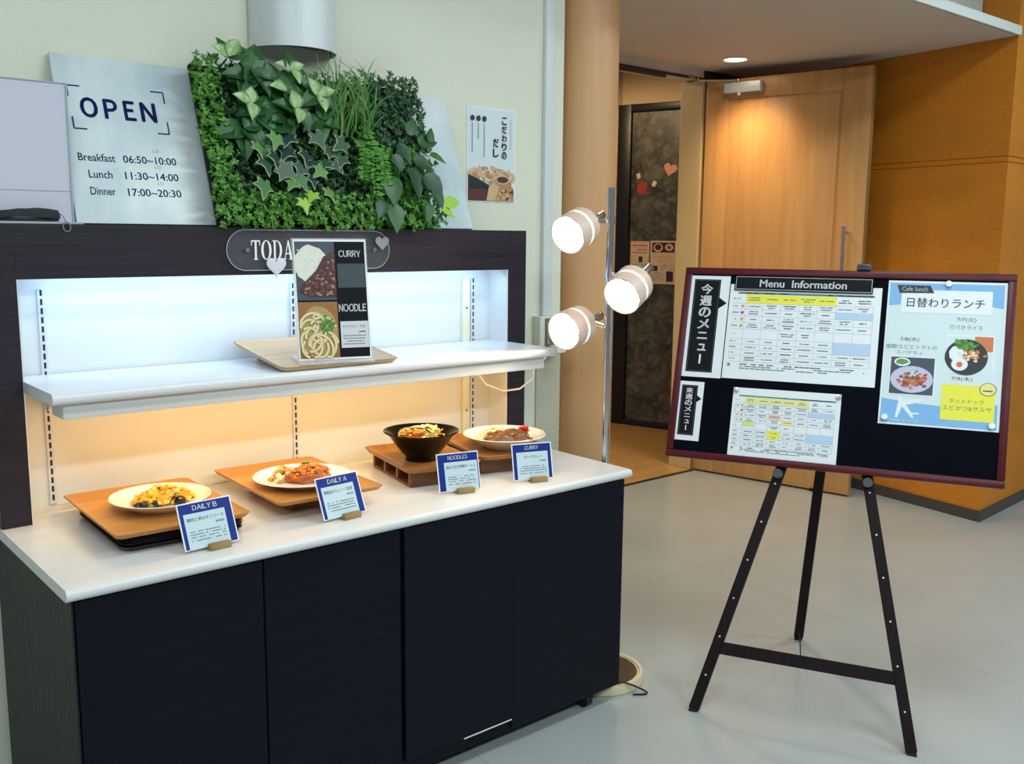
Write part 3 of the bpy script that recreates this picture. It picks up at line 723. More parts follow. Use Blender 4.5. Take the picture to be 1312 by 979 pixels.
# trailing fern
for x0, x1, v0, v1 in ((.52, .49, .32, .07), (.485, .455, .27, .12), (.545, .53, .25, .10)):
    b = MB(); b.tube([(x0, -.05, v0), ((x0+x1)/2, -.10, (v0+v1)/2), (x1, -.09, v1)], .0018, 5, 0)
    for k in range(22):
        q = k/21; c = Vector((x0+(x1-x0)*q, -.06-.05*math.sin(min(1, q*1.3)*2.2), v0+(v1-v0)*q))
        for s_ in (-1, 1):
            for m_ in range(1): leaf(b, c, (s_*1.0, -.2-rr.random(), rr.uniform(-.7, .2)), (0, -1, .2), rr.uniform(.016, .03), 'small', rr.choice((0, 0, 1)), None, .9, .25)
    b.build('trailing_fern', ['leaf_fern', 'leaf_box2'], pp)
# dark pothos at lower right
for k, (u, v, L, ang, mi) in enumerate(((.555, .13, .085, -95, 1), (.64, .17, .10, -80, 0), (.70, .15, .09, -60, 0), (.55, .045, .085, -92, 1), (.70, .255, .07, 10, 1), (.59, .21, .055, -70, 0), (.67, .20, .07, -20, 0), (.74, .22, .06, -20, 2), (.75, .05, .06, 10, 3), (.735, .03, .05, -30, 3), (.69, .05, .06, -110, 1), (.62, .25, .07, -60, 0), (.66, .28, .06, 60, 1), (.715, .10, .07, -70, 0), (.52, .055, .06, -120, 0), (.735, .265, .05, 60, 1))):
    b = MB(); a = R(ang); leaf(b, (u, -.085-.02*rr.random(), v), (math.cos(a), -.12, math.sin(a)), (rr.uniform(-.4, .4), -1, rr.uniform(0, .5)), L*1.12, 'heart', mi, None, .75, .15, .3)
    b.tube([(u, -.085, v), (u-.008, -.05, v+.015), (u-.01, -.02, v+.02)], .0014, 5, 1)
    b.build('pothos_leaf', ['leaf_deep', 'leaf_dark', 'leaf_mid', 'leaf_lime'], pp)

# pale acrylic sign holder, pouch
ah = thing('acrylic_sign_holder', 'pale blank acrylic sign holder standing left of the OPEN board', 'sign holder', (.56, 2.70, 1.5735))
b = MB(); b.box((0, 0, .006), (.226, .004, .357), 0, .001); b.build('sheet', 'acrylic_sheet', ah, smooth=False)
b = MB(); b.box((.2235, -.003, .006), (.2285, .006, .358), 0, .001); b.box((0, -.003, .3545), (.2235, .006, .358), 0, .001); b.box((0, -.0012, .084), (.2235, 0, .0855)); b.build('edge_frame', 'acrylic_edge', ah, smooth=False)
b = MB(); b.box((0, -.06, 0), (.235, .03, .006), 0, .001); b.build('foot', 'acrylic_edge', ah, smooth=False)
pc = thing('folded_pouch', 'dark grey folded cloth pouch lying before the acrylic sign holder', 'pouch', (.655, 2.672, 1.580))
b = MB(); t = bmesh.new(); bmesh.ops.create_grid(t, x_segments=16, y_segments=8, size=1)
for v in t.verts:
    x, y_ = v.co.x, v.co.y; v.co = Vector((x*.085, y_*.024, .031-.006*x*x-.018*abs(y_)**3+.003*noise.noise(Vector((x*3, y_*3, 2)))+.004*math.sin(x*2)))
r_ = bmesh.ops.extrude_face_region(t, geom=t.faces[:])
for v in [g for g in r_['geom'] if isinstance(g, bmesh.types.BMVert)]: v.co.z = max(.012-.006*v.co.x/.085, v.co.z-.012)
bmesh.ops.recalc_face_normals(t, faces=t.faces[:]); b.merge(t, 0); b.build('flap', 'cloth_dark', pc)
b = MB(); b.box((-.085, -.02, 0), (.083, .024, .007), 0, .003); b.blob((0.0, -.008, .011), (.05, .013, .007), 3, 1, .2); b.build('body', ['cloth_dark', 'cloth_light'], pc)
b = MB(); b.tube([(.082, -.018, .024), (.090, -.030, .012), (.093, -.042, -.002)], .0012, 6)
ring = [(.094+.009*math.cos(a), -.042, -.014+.0115*math.sin(a)) for a in [2*math.pi*k/20 for k in range(21)]]; b.tube(ring, .0018, 6); b.build('cord_loop', 'cloth_light', pc)

# ================================================================== trays, dishes, cards
def tray_mesh(w, d, h, r=.03, slope=.012, rim=.006, floor=.005):
    b = MB(); N = 6
    L = [(rrect(w-2*slope, d-2*slope, r-slope*.5, N), 0), (rrect(w, d, r, N), h), (rrect(w-2*rim*.5, d-2*rim*.5, r, N), h+.0008), (rrect(w-2*rim, d-2*rim, r-rim*.5, N), h-.001), (rrect(w-2*rim-2*slope*.9, d-2*rim-2*slope*.9, r-slope*.6, N), floor)]
    rings = [[b.bm.verts.new((p[0], p[1], z)) for p in pts] for pts, z in L]
    n = len(rings[0])
    for i, (A_, B_) in enumerate(zip(rings, rings[1:])):
        for k in range(n):
            f = b.bm.faces.new((A_[k], A_[(k+1) % n], B_[(k+1) % n], B_[k])); f.material_index = 1 if i in (1, ) else 0
    b.bm.faces.new(rings[0][::-1]); b.bm.faces.new(rings[-1])
    return b
def plate(loc, r, h, mk, name, label, foot=.55):
    b = MB(); b.lathe([(0, .004), (r*foot*.9, .003), (r*foot*.9, 0), (r*foot, 0), (r*foot*1.02, .004), (r*.78, h*.45), (r*.95, h*.86), (r, h), (r*.985, h+.002), (r*.93, h*.93), (r*.76, h*.55), (r*foot, h*.30+.002), (0, h*.26+.002)], 64)
    o = b.build(name, mk, ang=60); place(o, loc); return tag(o, label, 'plate', None)

# DAILY B : tray stack
z = .8055
for k in range(6):
    o = tray_mesh(.305, .40, .011, .03, .010).build('serving_tray', ['tray_black', 'tray_rim_highlight'])
    place(o, (.884+.0015*((k*7) % 3-1), 2.452+.002*((k*5) % 3-1), z), (0, 0, R(-1+.8*((k*3) % 3-1))))
    tag(o, ['black tray at the bottom of the stack under the left dish', 'second black tray from the bottom under the left dish', 'third black tray from the bottom under the left dish', 'fourth black tray from the bottom under the left dish', 'fifth black tray from the bottom, under the left dish', 'topmost black tray, right under the left wooden tray'][k], 'tray', 'black trays stacked under the left dish'); z += .0068
zB = z+.0045
o = tray_mesh(.335, .455, .010, .022, .008).build('wooden_tray', ['tray_wood', 'tray_edge']); place(o, (.870, 2.444, zB), (0, 0, R(-1.5)))
tag(o, 'honey wooden tray on the black stack under the egg dish', 'tray', 'wooden trays under the sample dishes')
pB = plate((.880, 2.425, zB+.0052), .1255, .030, 'ceramic_cream', 'dinner_plate', 'cream plate holding yellow egg on the leftmost tray')
def egg_dish(cx, cy, z0):
    rr = random.Random(5); b = MB()
    for k in range(190):
        a = rr.uniform(0, 2*math.pi); q = math.sqrt(rr.random()); x = q*.078*math.cos(a); y_ = q*.056*math.sin(a)
        hgt = .036*(1-q*q); b.blob((x, y_, .006+hgt*rr.uniform(.5, 1.05)), (rr.uniform(.007, .013), rr.uniform(.006, .011), rr.uniform(.004, .008)), k, 0 if rr.random() < .7 else 1, .5, 1.8, 1, Matrix.Rotation(rr.uniform(0, 6), 4, 'Z') @ Matrix.Rotation(rr.uniform(-.6, .6), 4, 'X'))
    o = b.build('scrambled_egg', ['egg', 'egg2'], ang=50); place(o, (cx+.010, cy+.010, z0)); tag(o, 'heap of yellow scrambled egg on the cream plate at left', 'food', kind='stuff')
    for lbl, x, y_, r_, s_ in (('shiny dark eggplant wedge at the right of the egg heap', .034, -.042, (.017, .012, .014), 1), ('dark eggplant pieces at the left front of the egg heap', -.050, -.030, (.013, .010, .009), 4)):
        b = MB(); b.blob((0, 0, .009), r_, s_, 0, .35, 1.3, 2)
        if s_ == 4:
            b.blob((.020, -.008, .008), (.012, .010, .009), 8, 0, .35); b.blob((-.012, .014, .008), (.01, .01, .008), 9, 0, .35); b.blob((.008, -.016, .008), (.006, .005, .006), 2, 1, .3)
        o = b.build('eggplant_piece', ['eggplant', 'olive_bit']); place(o, (cx+x, cy+y_, z0)); tag(o, lbl, 'food', 'eggplant on the egg dish')
egg_dish(.880, 2.425, zB+.015)

# DAILY A : tray on a riser
ra = thing('tray_riser', 'low dark wooden riser under the second tray from the left', 'riser', (1.300, 2.468, .8055))
b = MB(); b.box((-.095, -.135, .034), (.095, .135, .044), 0, .002); b.box((-.095, -.135, 0), (-.083, .135, .034), 0, .001); b.box((.083, -.135, 0), (.095, .135, .034), 0, .001); b.box((-.083, -.135, 0), (.083, -.123, .034), 0, .001); b.box((-.083, .123, 0), (.083, .135, .034), 0, .001); b.build('frame', 'riser_wood', ra, smooth=False)
zA = .8055+.0445
o = tray_mesh(.318, .46, .010, .022, .008).build('wooden_tray', ['tray_wood', 'tray_edge']); place(o, (1.287, 2.467, zA), (0, 0, R(-2)))
tag(o, 'honey wooden tray on a riser under the glazed cutlet dish', 'tray', 'wooden trays under the sample dishes')
plate((1.284, 2.422, zA+.0052), .138, .022, 'ceramic_white', 'dinner_plate', 'white plate holding the glazed cutlet on the second tray')
def cutlet(cx, cy, z0):
    rr = random.Random(9); b = MB()
    b.blob((.014, -.014, .014), (.066, .048, .030), 2, 0, .25, 2.2, 4, None, -.012)
    for k in range(120):
        a = rr.uniform(0, 2*math.pi); q = math.sqrt(rr.random())*.95; x, y_ = .014+.062*q*math.cos(a), -.014+.044*q*math.sin(a)
        b.blob((x, y_, .016+.028*math.sqrt(max(0, 1-q*q))), (rr.uniform(.004, .009), rr.uniform(.004, .008), rr.uniform(.003, .005)), k, 1 if rr.random() < .55 else 0, .4, 2, 1)
    o = b.build('glazed_cutlet', ['sauce', 'sauce2']); place(o, (cx, cy, z0)); tag(o, 'orange glazed chicken cutlet on the white plate of the second tray', 'food')
    b = MB()
    for k in range(40):
        a = rr.uniform(0, 2*math.pi); q = math.sqrt(rr.random()); b.blob((.042*q*math.cos(a), .036*q*math.sin(a), .007+.034*(1-q*q)), (.010, .008, .007), k, rr.choice((0, 0, 0, 1)), .4, 2, 1)
    o = b.build('cabbage_mound', ['rice', 'sauce2']); place(o, (cx-.042, cy+.026, z0)); tag(o, 'pale shredded mound beside the glazed cutlet', 'food', kind='stuff')
    b = MB()
    for k in range(26):
        a = rr.uniform(0, 2*math.pi); e = rr.uniform(.1, 1.2); leaf(b, (rr.uniform(-.008, .008), rr.uniform(-.006, .006), .0), (math.cos(a), math.sin(a), e), (math.cos(a)*-1, math.sin(a)*-1, 1), rr.uniform(.009, .016), 'oval', rr.choice((0, 0, 1)), None, 1.1, .3)
    o = b.build('herb_sprig', ['herb', 'herb_dark']); place(o, (cx+.030, cy+.034, z0+.036)); tag(o, 'green herb sprig on top of the glazed cutlet', 'garnish')
cutlet(1.284, 2.422, zA+.0115)

def riser_stand(label, loc, rz):
    t = thing('tray_riser', label, 'riser', loc, (0, 0, rz), 'wooden risers with window cut-outs')
    w_, d_, h_ = .20, .30, .050
    b = MB(); b.box((-w_/2, -d_/2, h_-.009), (w_/2, d_/2, h_), 0, .001); b.build('top_board', 'riser_wood', t, smooth=False)
    b = MB(); b.box((-w_/2, -d_/2, 0), (w_/2, d_/2, .008), 0, .001); b.build('bottom_board', 'riser_wood', t, smooth=False)
    b = MB(); b.box((-w_/2, -d_/2, .008), (w_/2, -d_/2+.014, h_-.009)); b.build('front_board', 'riser_wood', t, smooth=False)
    b = MB(); b.box((-w_/2, d_/2-.014, .008), (w_/2, d_/2, h_-.009)); b.build('rear_board', 'riser_wood', t, smooth=False)
    for x in (-w_/2, w_/2-.012):
        for y_ in (-.055, .045): 
            b = MB(); b.box((x, y_, .008), (x+.012, y_+.014, h_-.009)); b.build('post', 'riser_wood', t, smooth=False)
    return t
riser_stand('wooden riser with cut-outs under the tray of the black noodle bowl', (1.722, 2.468, .8055), R(-11))
zN = .8055+.0505
o = tray_mesh(.255, .375, .014, .035, .010, .012, .006).build('wooden_tray', ['tray_wood_b', 'tray_edge']); place(o, (1.722, 2.462, zN), (0, 0, R(-11)))
tag(o, 'brown rimmed wooden tray under the black noodle bowl', 'tray', 'wooden trays under the sample dishes')
riser_stand('wooden riser with cut-outs under the tray of the curry plate', (2.005, 2.462, .8055), R(-15))
o = tray_mesh(.255, .375, .014, .035, .010, .012, .006).build('wooden_tray', ['tray_wood_b', 'tray_edge']); place(o, (2.008, 2.452, zN), (0, 0, R(-15)))
tag(o, 'brown rimmed wooden tray under the white curry plate', 'tray', 'wooden trays under the sample dishes')
# noodle bowl
zf = zN+.0062
b = MB(); b.lathe([(0, .004), (.046, .004), (.046, 0), (.050, 0), (.050, .014), (.062, .024), (.085, .055), (.100, .078), (.118, .090), (.1175, .0925), (.098, .081), (.083, .060), (.06, .030), (0, .020)], 64)
o = b.build('noodle_bowl', 'black_gloss', ang=60); place(o, (1.700, 2.430, zf)); tag(o, 'glossy black flared bowl full of noodles and vegetables', 'bowl')
def noodles(cx, cy, z0):
    rr = random.Random(21); b = MB(); b.lathe([(0, .052), (.06, .056), (.082, .060), (.082, .058), (0, .045)], 40)
    o = b.build('noodle_broth', 'broth'); place(o, (cx, cy, z0)); tag(o, 'brown broth filling the black bowl', 'soup')
    b = MB()
    for k in range(60):
        a = rr.uniform(0, 6.28); q = math.sqrt(rr.random())*.062; c = Vector((q*math.cos(a), q*math.sin(a), .062+.024*(1-(q/.065)**2))); p = []; h_ = rr.uniform(0, 6.28)
        for t in range(6): h_ += rr.uniform(-.8, .8); p.append(c.copy()); c = c+Vector((math.cos(h_)*.010, math.sin(h_)*.010, rr.uniform(-.003, .003)))
        p = [Vector((v.x*min(1, .074/max(1e-4, math.hypot(v.x, v.y))), v.y*min(1, .074/max(1e-4, math.hypot(v.x, v.y))), v.z)) for v in p]
        b.tube(p, .0022, 6, rr.choice((0, 0, 1, 2)))
    o = b.build('noodle_heap', ['noodle', 'cabbage', 'bean_sprout']); place(o, (cx, cy, z0+.006)); tag(o, 'heap of noodles and bean sprouts in the black bowl', 'food', kind='stuff')
    b = MB()
    for k in range(26): 
        b.blob((rr.uniform(-.03, .03), rr.uniform(-.022, .022), .006+rr.random()*.012), (.013, .007, .004), k, 0, .4, 2, 1, Matrix.Rotation(rr.uniform(0, 6), 4, 'Z') @ Matrix.Rotation(rr.uniform(-.7, .7), 4, 'X'))
    o = b.build('carrot_strips', 'carrot'); place(o, (cx-.038, cy-.008, z0+.079)); tag(o, 'orange carrot strips at the left of the noodle bowl', 'food', kind='stuff')
    b = MB()
    for k in range(26):
        a = rr.uniform(0, 6.28); leaf(b, (rr.uniform(-.024, .024), rr.uniform(-.02, .02), .004+rr.random()*.012), (math.cos(a), math.sin(a), .35), (0, 0, 1), rr.uniform(.022, .036), 'oval', rr.choice((0, 0, 1)), None, 1.2, .5, .3)
    o = b.build('cabbage_leaves', ['cabbage', 'bean_sprout']); place(o, (cx+.014, cy+.006, z0+.088)); tag(o, 'pale green cabbage on top of the noodle bowl', 'food', kind='stuff')
noodles(1.700, 2.430, zf)
# curry plate
plate((2.028, 2.418, zf), .138, .042, 'ceramic_white', 'curry_plate', 'deep white plate of brown curry on the rightmost tray', .5)
def curry(cx, cy, z0):
    rr = random.Random(31); b = MB()
    for k in range(160):
        a = rr.uniform(0, 6.28); q = math.sqrt(rr.random()); b.blob((.075*q*math.cos(a), .05*q*math.sin(a), .012+.028*(1-q*q)), (.006, .004, .003), k, 0, .2, 1, 1, Matrix.Rotation(rr.uniform(0, 6), 4, 'Z'))
    o = b.build('rice_mound', 'rice'); place(o, (cx-.005, cy+.045, z0)); tag(o, 'mound of white rice behind the curry', 'food', kind='stuff')
    b = MB(); b.blob((0, 0, .010), (.092, .060, .030), 3, 0, .3, 2, 4, None, -.006)
    for k in range(16): b.blob((rr.uniform(-.055, .055), rr.uniform(-.035, .03), .027+rr.random()*.008), (.013, .011, .008), k, rr.choice((0, 1)), .4, 1.6, 2)
    o = b.build('curry_sauce', ['curry', 'meat']); place(o, (cx-.004, cy-.018, z0)); tag(o, 'brown pork curry on the deep white plate', 'food')
    b = MB()
    for k in range(40): 
        b.tube([(rr.uniform(-.014, .014), rr.uniform(-.016, .016), rr.uniform(.002, .024)) for _ in range(3)], .0022, 5)
    o = b.build('red_pickles', 'pickle'); place(o, (cx+.070, cy-.018, z0+.022)); tag(o, 'bright red pickles at the right side of the curry', 'garnish', kind='stuff')
curry(2.028, 2.418, zf+.014)

# price cards
def price_card(label, loc, rz, lean, w_, h_, head, title, price, left, seed):
    t = thing('price_card', label, 'price card', loc, (0, 0, rz), 'price cards in wooden holders')
    X = Matrix.Translation((0, .004, .0065)) @ Matrix.Rotation(-lean, 4, 'X')
    b = MB(); b.box((-w_/2, -.001, 0), (w_/2, .001, h_), 0)
    y = -.0014; b.rect(-w_/2+.003, .002, w_/2-.003, h_-.003, 1, y)
    y -= .0004
    l0, l1 = (-w_/2+.022, w_/2-.006) if left == 'wide' else ((-w_/2+.012, w_/2-.021) if left == 'right' else (-w_/2+.014, w_/2-.014))
    b.rect(l0, .001, l1, h_*.76, 2, y)
    cx = 0; b.text(head, (cx-.0045*len(head), h_*.82, cx+.0045*len(head), h_*.93), 0, y, .015)
    y -= .0004; W2 = l1-l0
    b.text(title, (l0+W2*(.06 if len(title) > 7 else .24), h_*.585, l1-W2*(.06 if len(title) > 7 else .18), h_*.67), 3, y)
    b.text(price, (l1-W2*.27, h_*.48, l1-W2*.06, h_*.53), 3, y)
    for k, v in enumerate((.37, .31, .25, .18)): b.dashes(l0+W2*.08, l1-W2*.06, h_*v, .0022, 4, y, seed+k, .8, .003, .009)
    o = b.build('card', ['white_ink', 'navy_card', 'card_pale', 'ink', 'ink_grey'], t, smooth=False, X=X)
    b = MB(); b.box((-.026+.012, -.014, 0), (.040, .001, .016), 0, .0012); b.box((-.014, .0085, 0), (.040, .020, .013), 0, .0012); b.box((-.014, -.002, 0), (.040, .012, .0055)); o = b.build('holder', 'block_wood', t); o['label'] = 'pale wooden block holder'
price_card('navy price card headed DAILY B before the egg dish', (.906, 2.162, .8055), R(4), R(22), .139, .113, 'DAILY B', '鶏肉と卵のチリソース', '¥580', 'right', 10)
price_card('navy price card headed DAILY A before the glazed cutlet', (1.283, 2.182, .8055), R(6), R(22), .137, .113, 'DAILY A', '鶏竜田おろしソース定食', '¥620', 'right', 20)
price_card('navy price card headed NOODLES before the black bowl', (1.680, 2.200, .8055), R(-13), R(14), .134, .112, 'NOODLES', '豚のせ玉子味噌ラーメン', '¥450', 'wide', 30)
price_card('navy price card headed CURRY before the curry plate', (1.937, 2.165, .8055), R(-19), R(14), .132, .112, 'CURRY', 'ポークカレー', '¥480', 'mid', 40)

# tray and menu stand on the shelf
st = thing('wooden_tray', 'pale wooden tray on the white shelf under the menu stand', 'tray', (1.405, 2.391, 1.1795), (R(8.2), 0, R(0)))
t_ = tray_mesh(.385, .325, .012, .022, .010); t_.bm.transform(Matrix.Translation((0, .1625, 0))); t_.build('tray_plate', ['tray_light', 'tray_edge'], st)
b = MB(); b.box((-.12, .285, -.0435), (.12, .300, .0005), 0, .002); b.build('rear_foot', 'tray_light', st)
ms = thing('menu_stand', 'acrylic menu stand with curry and noodle photos on the shelf tray', 'menu stand', (1.394, 2.412, 1.1945), (0, 0, R(-15)))
w_, h_ = .210, .345; X = Matrix.Translation((0, 0, .004)) @ Matrix.Rotation(R(-9), 4, 'X')
b = MB(); b.box((-w_/2-.004, .003, 0), (w_/2+.004, .0055, h_+.004), 0, .0008); b.build('rear_sheet', 'acrylic_stand', ms, smooth=False, X=X)
b = MB(); b.box((-w_/2-.004, -.02, 0.0), (w_/2+.004, .075, .004), 0, .001); b.build('foot', 'acrylic_stand', ms, smooth=False, X=Matrix.Rotation(R(7.5), 4, 'X'))
b = MB(); y = -.0004; b.box((-w_/2, 0, .003), (w_/2, .0025, h_), 0)
b.rect(-w_/2+.004, .008, w_/2-.004, h_-.006, 1, y); mid = .012
y -= .0003; rr = random.Random(41)
# curry photo
b.rect(-w_/2+.004, h_*.5, mid, h_-.006, 2, y); y1 = y-.0003
b.disc((-.058, h_*.80), .048, .052, 3, y1, 26, .12, 2)
for k in range(90): b.disc((-.058+rr.gauss(0, .02), h_*.80+rr.gauss(0, .022)), .003, .002, rr.choice((3, 0)), y1-.0002-.00001*k, 6, .4, k)
y2 = y1-.0016
b.shape([(mid, h_*.90), (-.02, h_*.86), (-.045, h_*.74), (-.085, h_*.63), (-.095, h_*.57), (-.06, h_*.53), (mid, h_*.53)], 4, y2)
for k in range(170):
    u, v = rr.uniform(-.085, mid-.004), rr.uniform(h_*.535, h_*.88)
    if v > h_*.60+(u+.085)*1.0: continue
    b.disc((u, v), rr.uniform(.002, .006), rr.uniform(.002, .005), rr.choice((5, 5, 6, 4)), y2-.0002-.00001*k, 7, .7, k)
# noodle photo
b.rect(-w_/2+.004, .008, mid, h_*.485, 9, y)
b.disc((-.045, h_*.235), .054, .075, 7, y1, 26, .05, 1)
for k in range(22):
    a0 = rr.uniform(0, 6.28); c = (rr.uniform(-.075, -.02), rr.uniform(h_*.08, h_*.36)); ra_ = rr.uniform(.022, .042); pts = []
    for s_ in range(12): a = a0+s_*.2; pts.append((max(-w_/2+.009, min(mid-.005, c[0]+ra_*math.cos(a))), max(.011, min(h_*.47, c[1]+ra_*1.1*math.sin(a)))))
    for wd, mi_, dy_ in ((.0042, 7, 0), (.0030, 8, .00002)):
        yy = y2-.0002-.00005*k-dy_
        for p, q in zip(pts, pts[1:]):
            nx, nz = p[1]-q[1], q[0]-p[0]; L_ = math.hypot(nx, nz)
            if L_ > 1e-5: nx, nz = nx/L_*wd, nz/L_*wd; b.poly([(p[0]-nx, yy, p[1]-nz), (p[0]+nx, yy, p[1]+nz), (q[0]+nx, yy, q[1]+nz), (q[0]-nx, yy, q[1]-nz)][::-1], mi_)
for k in range(60): b.disc((-.022+rr.gauss(0, .009), h_*.30+rr.gauss(0, .012)), .004, .003, rr.choice((10, 11)), y2-.0012-.00001*k, 6, .6, k)
y3 = y
b.text('CURRY', (mid+.012, h_*.855, w_/2-.016, h_*.91), 0, y3, .022); b.text('NOODLE', (mid+.004, h_*.40, w_/2-.008, h_*.465), 0, y3, .022)
b.rect(mid+.006, h_*.60, w_/2-.006, h_*.80, 12, y3); b.rect(mid+.006, h_*.10, w_/2-.005, h_*.32, 13, y3)
b.text('かけうどん・そば', (mid+.012, h_*.265, w_/2-.014, h_*.29), 14, y3-.0003)
b.dashes(mid+.06, w_/2-.012, h_*.232, .003, 14, y3-.0003, 3, .9, .004, .01)
for k in range(4): b.dashes(mid+.012, w_/2-.012, h_*(.20-.023*k), .0025, 15, y3-.0003, k, .85, .004, .012)
b.build('menu_print', ['white_ink', 'print_black', 'ph_bluegrey', 'ph_rice', 'ph_curry', 'ph_curry2', 'ph_curry3', 'ph_noodle2', 'ph_noodle', 'ph_broth', 'ph_green', 'ph_green2', 'print_greyblue', 'std_metal', 'ink', 'ink_grey'], ms, smooth=False, X=X)

# ================================================================== FLOOR LAMP
fl = thing('floor_lamp', 'chrome floor lamp with three lit spot heads beside the counter', 'floor lamp', (2.357, 2.271, 0))
b = MB(); b.lathe([(0, 0), (.150, 0), (.153, .004), (.153, .030), (.150, .036), (.140, .036), (.136, .031), (0, .031)], 64); b.build('base', 'base_rim', fl)
b = MB(); b.lathe([(0, .0312), (.132, .0312), (.131, .033), (.02, .036), (0, .036)], 64); o = b.build('base_plate', 'base_top', fl); o['label'] = 'dark glossy disc set in the base'
b = MB(); b.lathe([(0, .034), (.012, .034), (.012, 1.715), (0, 1.716)], 24); b.lathe([(0, .035), (.018, .035), (.018, .07), (.012, .085)], 24); b.lathe([(.0128, .94), (.0128, 1.0)], 24); b.build('pole', 'chrome', fl)
fwd = Vector((-.72, -.69, 0)); rt = Vector((.762, -.648, 0))
def head(rear, axis, jz):
    ax = Vector(axis).normalized(); c = Vector(rear)-Vector((2.357, 2.271, 0)); X = Matrix.Translation(c) @ ax.to_track_quat('Z', 'Y').to_matrix().to_4x4()
    b = MB()
    b.lathe([(.020, -.004), (.060, -.004), (.0645, .002), (.0645, .036), (.061, .036), (.060, .002), (.020, .0)], 40, 0, X)
    s_ = b.build('lamp_shade', 'lamp_ring', fl)
    b = MB(); b.lathe([(.0645, .047), (.0645, .100), (.0615, .100), (.0615, .047), (.0645, .047)], 40, 0, X); b.build('front_ring', 'lamp_ring', s_)
    b = MB(); b.lathe([(.0575, .004), (.0575, .050)], 40, 0, X); b.build('glass_sleeve', 'lamp_glow', s_)
    b = MB(); b.lathe([(0, .006), (.026, .012), (.036, .040), (.026, .060), (0, .066)], 32, 0, X); b.build('bulb', 'lamp_bulb', s_)
    b = MB(); b.lathe([(.0445, .074), (.0465, .074), (.0465, .078), (.0445, .078), (.0445, .074)], 40, 0, X); b.build('inner_rim', 'lamp_ring', s_)
    b = MB(); b.lathe([(0, -.122), (.012, -.122), (.0145, -.118), (.0145, -.05), (.017, -.048), (.017, -.004), (.012, -.004)], 24, 0, X @ Matrix.Translation((0, 0, 0))); b.build('socket', 'chrome', s_)
    sock = c-ax*.045
    b = MB(); j = Vector((0, 0, jz)); dv = (sock-j); b.tube([j, sock], .0075, 10); b.lathe([(0, -.012), (.016, -.012), (.016, .012), (0, .012)], 20, 0, Matrix.Translation(j)); b.blob(sock, .011, 0, 0, 0); b.build('arm', 'chrome', fl)
    l = bpy.data.lights.new('lamp_spot', 'SPOT'); l.energy = 5.5; l.color = (1, .78, .50); l.spot_size = R(110); l.spot_blend = .7; l.shadow_soft_size = .04
    o = bpy.data.objects.new('lamp_spot', l); COL.objects.link(o); o.parent = fl; o.location = c+ax*.112; o.rotation_euler = ax.to_track_quat('-Z', 'Y').to_euler()
head((2.290, 2.329, 1.590), (-.96, -.20, -.33), 1.607)
head((2.372, 2.168, 1.406), (-.90, -.25, -.42), 1.43)
head((2.288, 2.331, 1.262), (-.97, -.17, -.18), 1.25)
b = MB(); pts = [(2.26, 2.16, .004), (2.275, 2.150, .02), (2.285, 2.142, .045), (2.31, 2.128, .05), (2.345, 2.108, .036), (2.385, 2.086, .012), (2.392, 2.078, .004), (2.375, 2.077, .004), (2.345, 2.10, .004)]
def smooth_path(p, n=6):
    p = [Vector(q) for q in p]; o = []
    for i in range(len(p)-1):
        a, b_, c, d = p[max(i-1, 0)], p[i], p[i+1], p[min(i+2, len(p)-1)]
        for k in range(n):
            t = k/n; o.append(.5*((2*b_)+(c-a)*t+(2*a-5*b_+4*c-d)*t*t+(3*b_-a-3*c+d)*t**3))
    return o+[p[-1]]
b.tube(smooth_path(pts), .0032, 8); tag(b.build('lamp_cord', 'black'), 'black cord looping off the floor lamp base', 'cord')

# ================================================================== DOWNLIGHT
dl = thing('downlight', 'round lit downlight in the low ceiling above the door', 'ceiling light', (4.87, 3.70, 2.604))
b = MB(); b.lathe([(.062, .0), (.082, 0), (.084, -.004), (.074, -.007), (.062, -.002)], 40); b.build('trim_ring', 'panel_white', dl)
b = MB(); b.lathe([(0, -.0025), (.070, -.0025), (.070, -.0005), (0, -.0005)], 40); b.build('lens', 'down_glow', dl)

# ================================================================== EASEL AND BOARD
az = R(-63.82); tl = R(18.22)
h = Vector((math.cos(az), math.sin(az), 0)); nh = Vector((h.y, -h.x, 0)); upb = Vector((0, 0, math.cos(tl)))-nh*math.sin(tl); nb = nh*math.cos(tl)+Vector((0, 0, math.sin(tl)))
RE = Matrix((h, -nb, upb)).transposed(); OE = Vector((2.55, 2.164, .801))
bd = thing('notice_board', 'black notice board in a dark red frame standing on the easel', 'notice board', OE, mat3=RE)
BW, BH, FW = 1.058, .680, .024
b = MB(); b.box((FW, -.002, FW), (BW-FW, .012, BH-FW)); b.build('panel', 'blackboard', bd, smooth=False)
for lo, hi in (((0, -.010, 0), (BW, .016, FW)), ((0, -.010, BH-FW), (BW, .016, BH)), ((0, -.010, FW), (FW, .016, BH-FW)), ((BW-FW, -.010, FW), (BW, .016, BH-FW))):
    b = MB(); b.box(lo, hi, 0, .003); b.build('frame_rail', 'frame_red', bd)
es = thing('easel', 'dark wooden three-legged easel holding the notice board', 'easel', OE, mat3=RE)
yl = .030   # legs stand behind the board
def foot_dir(a, c): return (Vector(c)-Vector(a)).normalized()
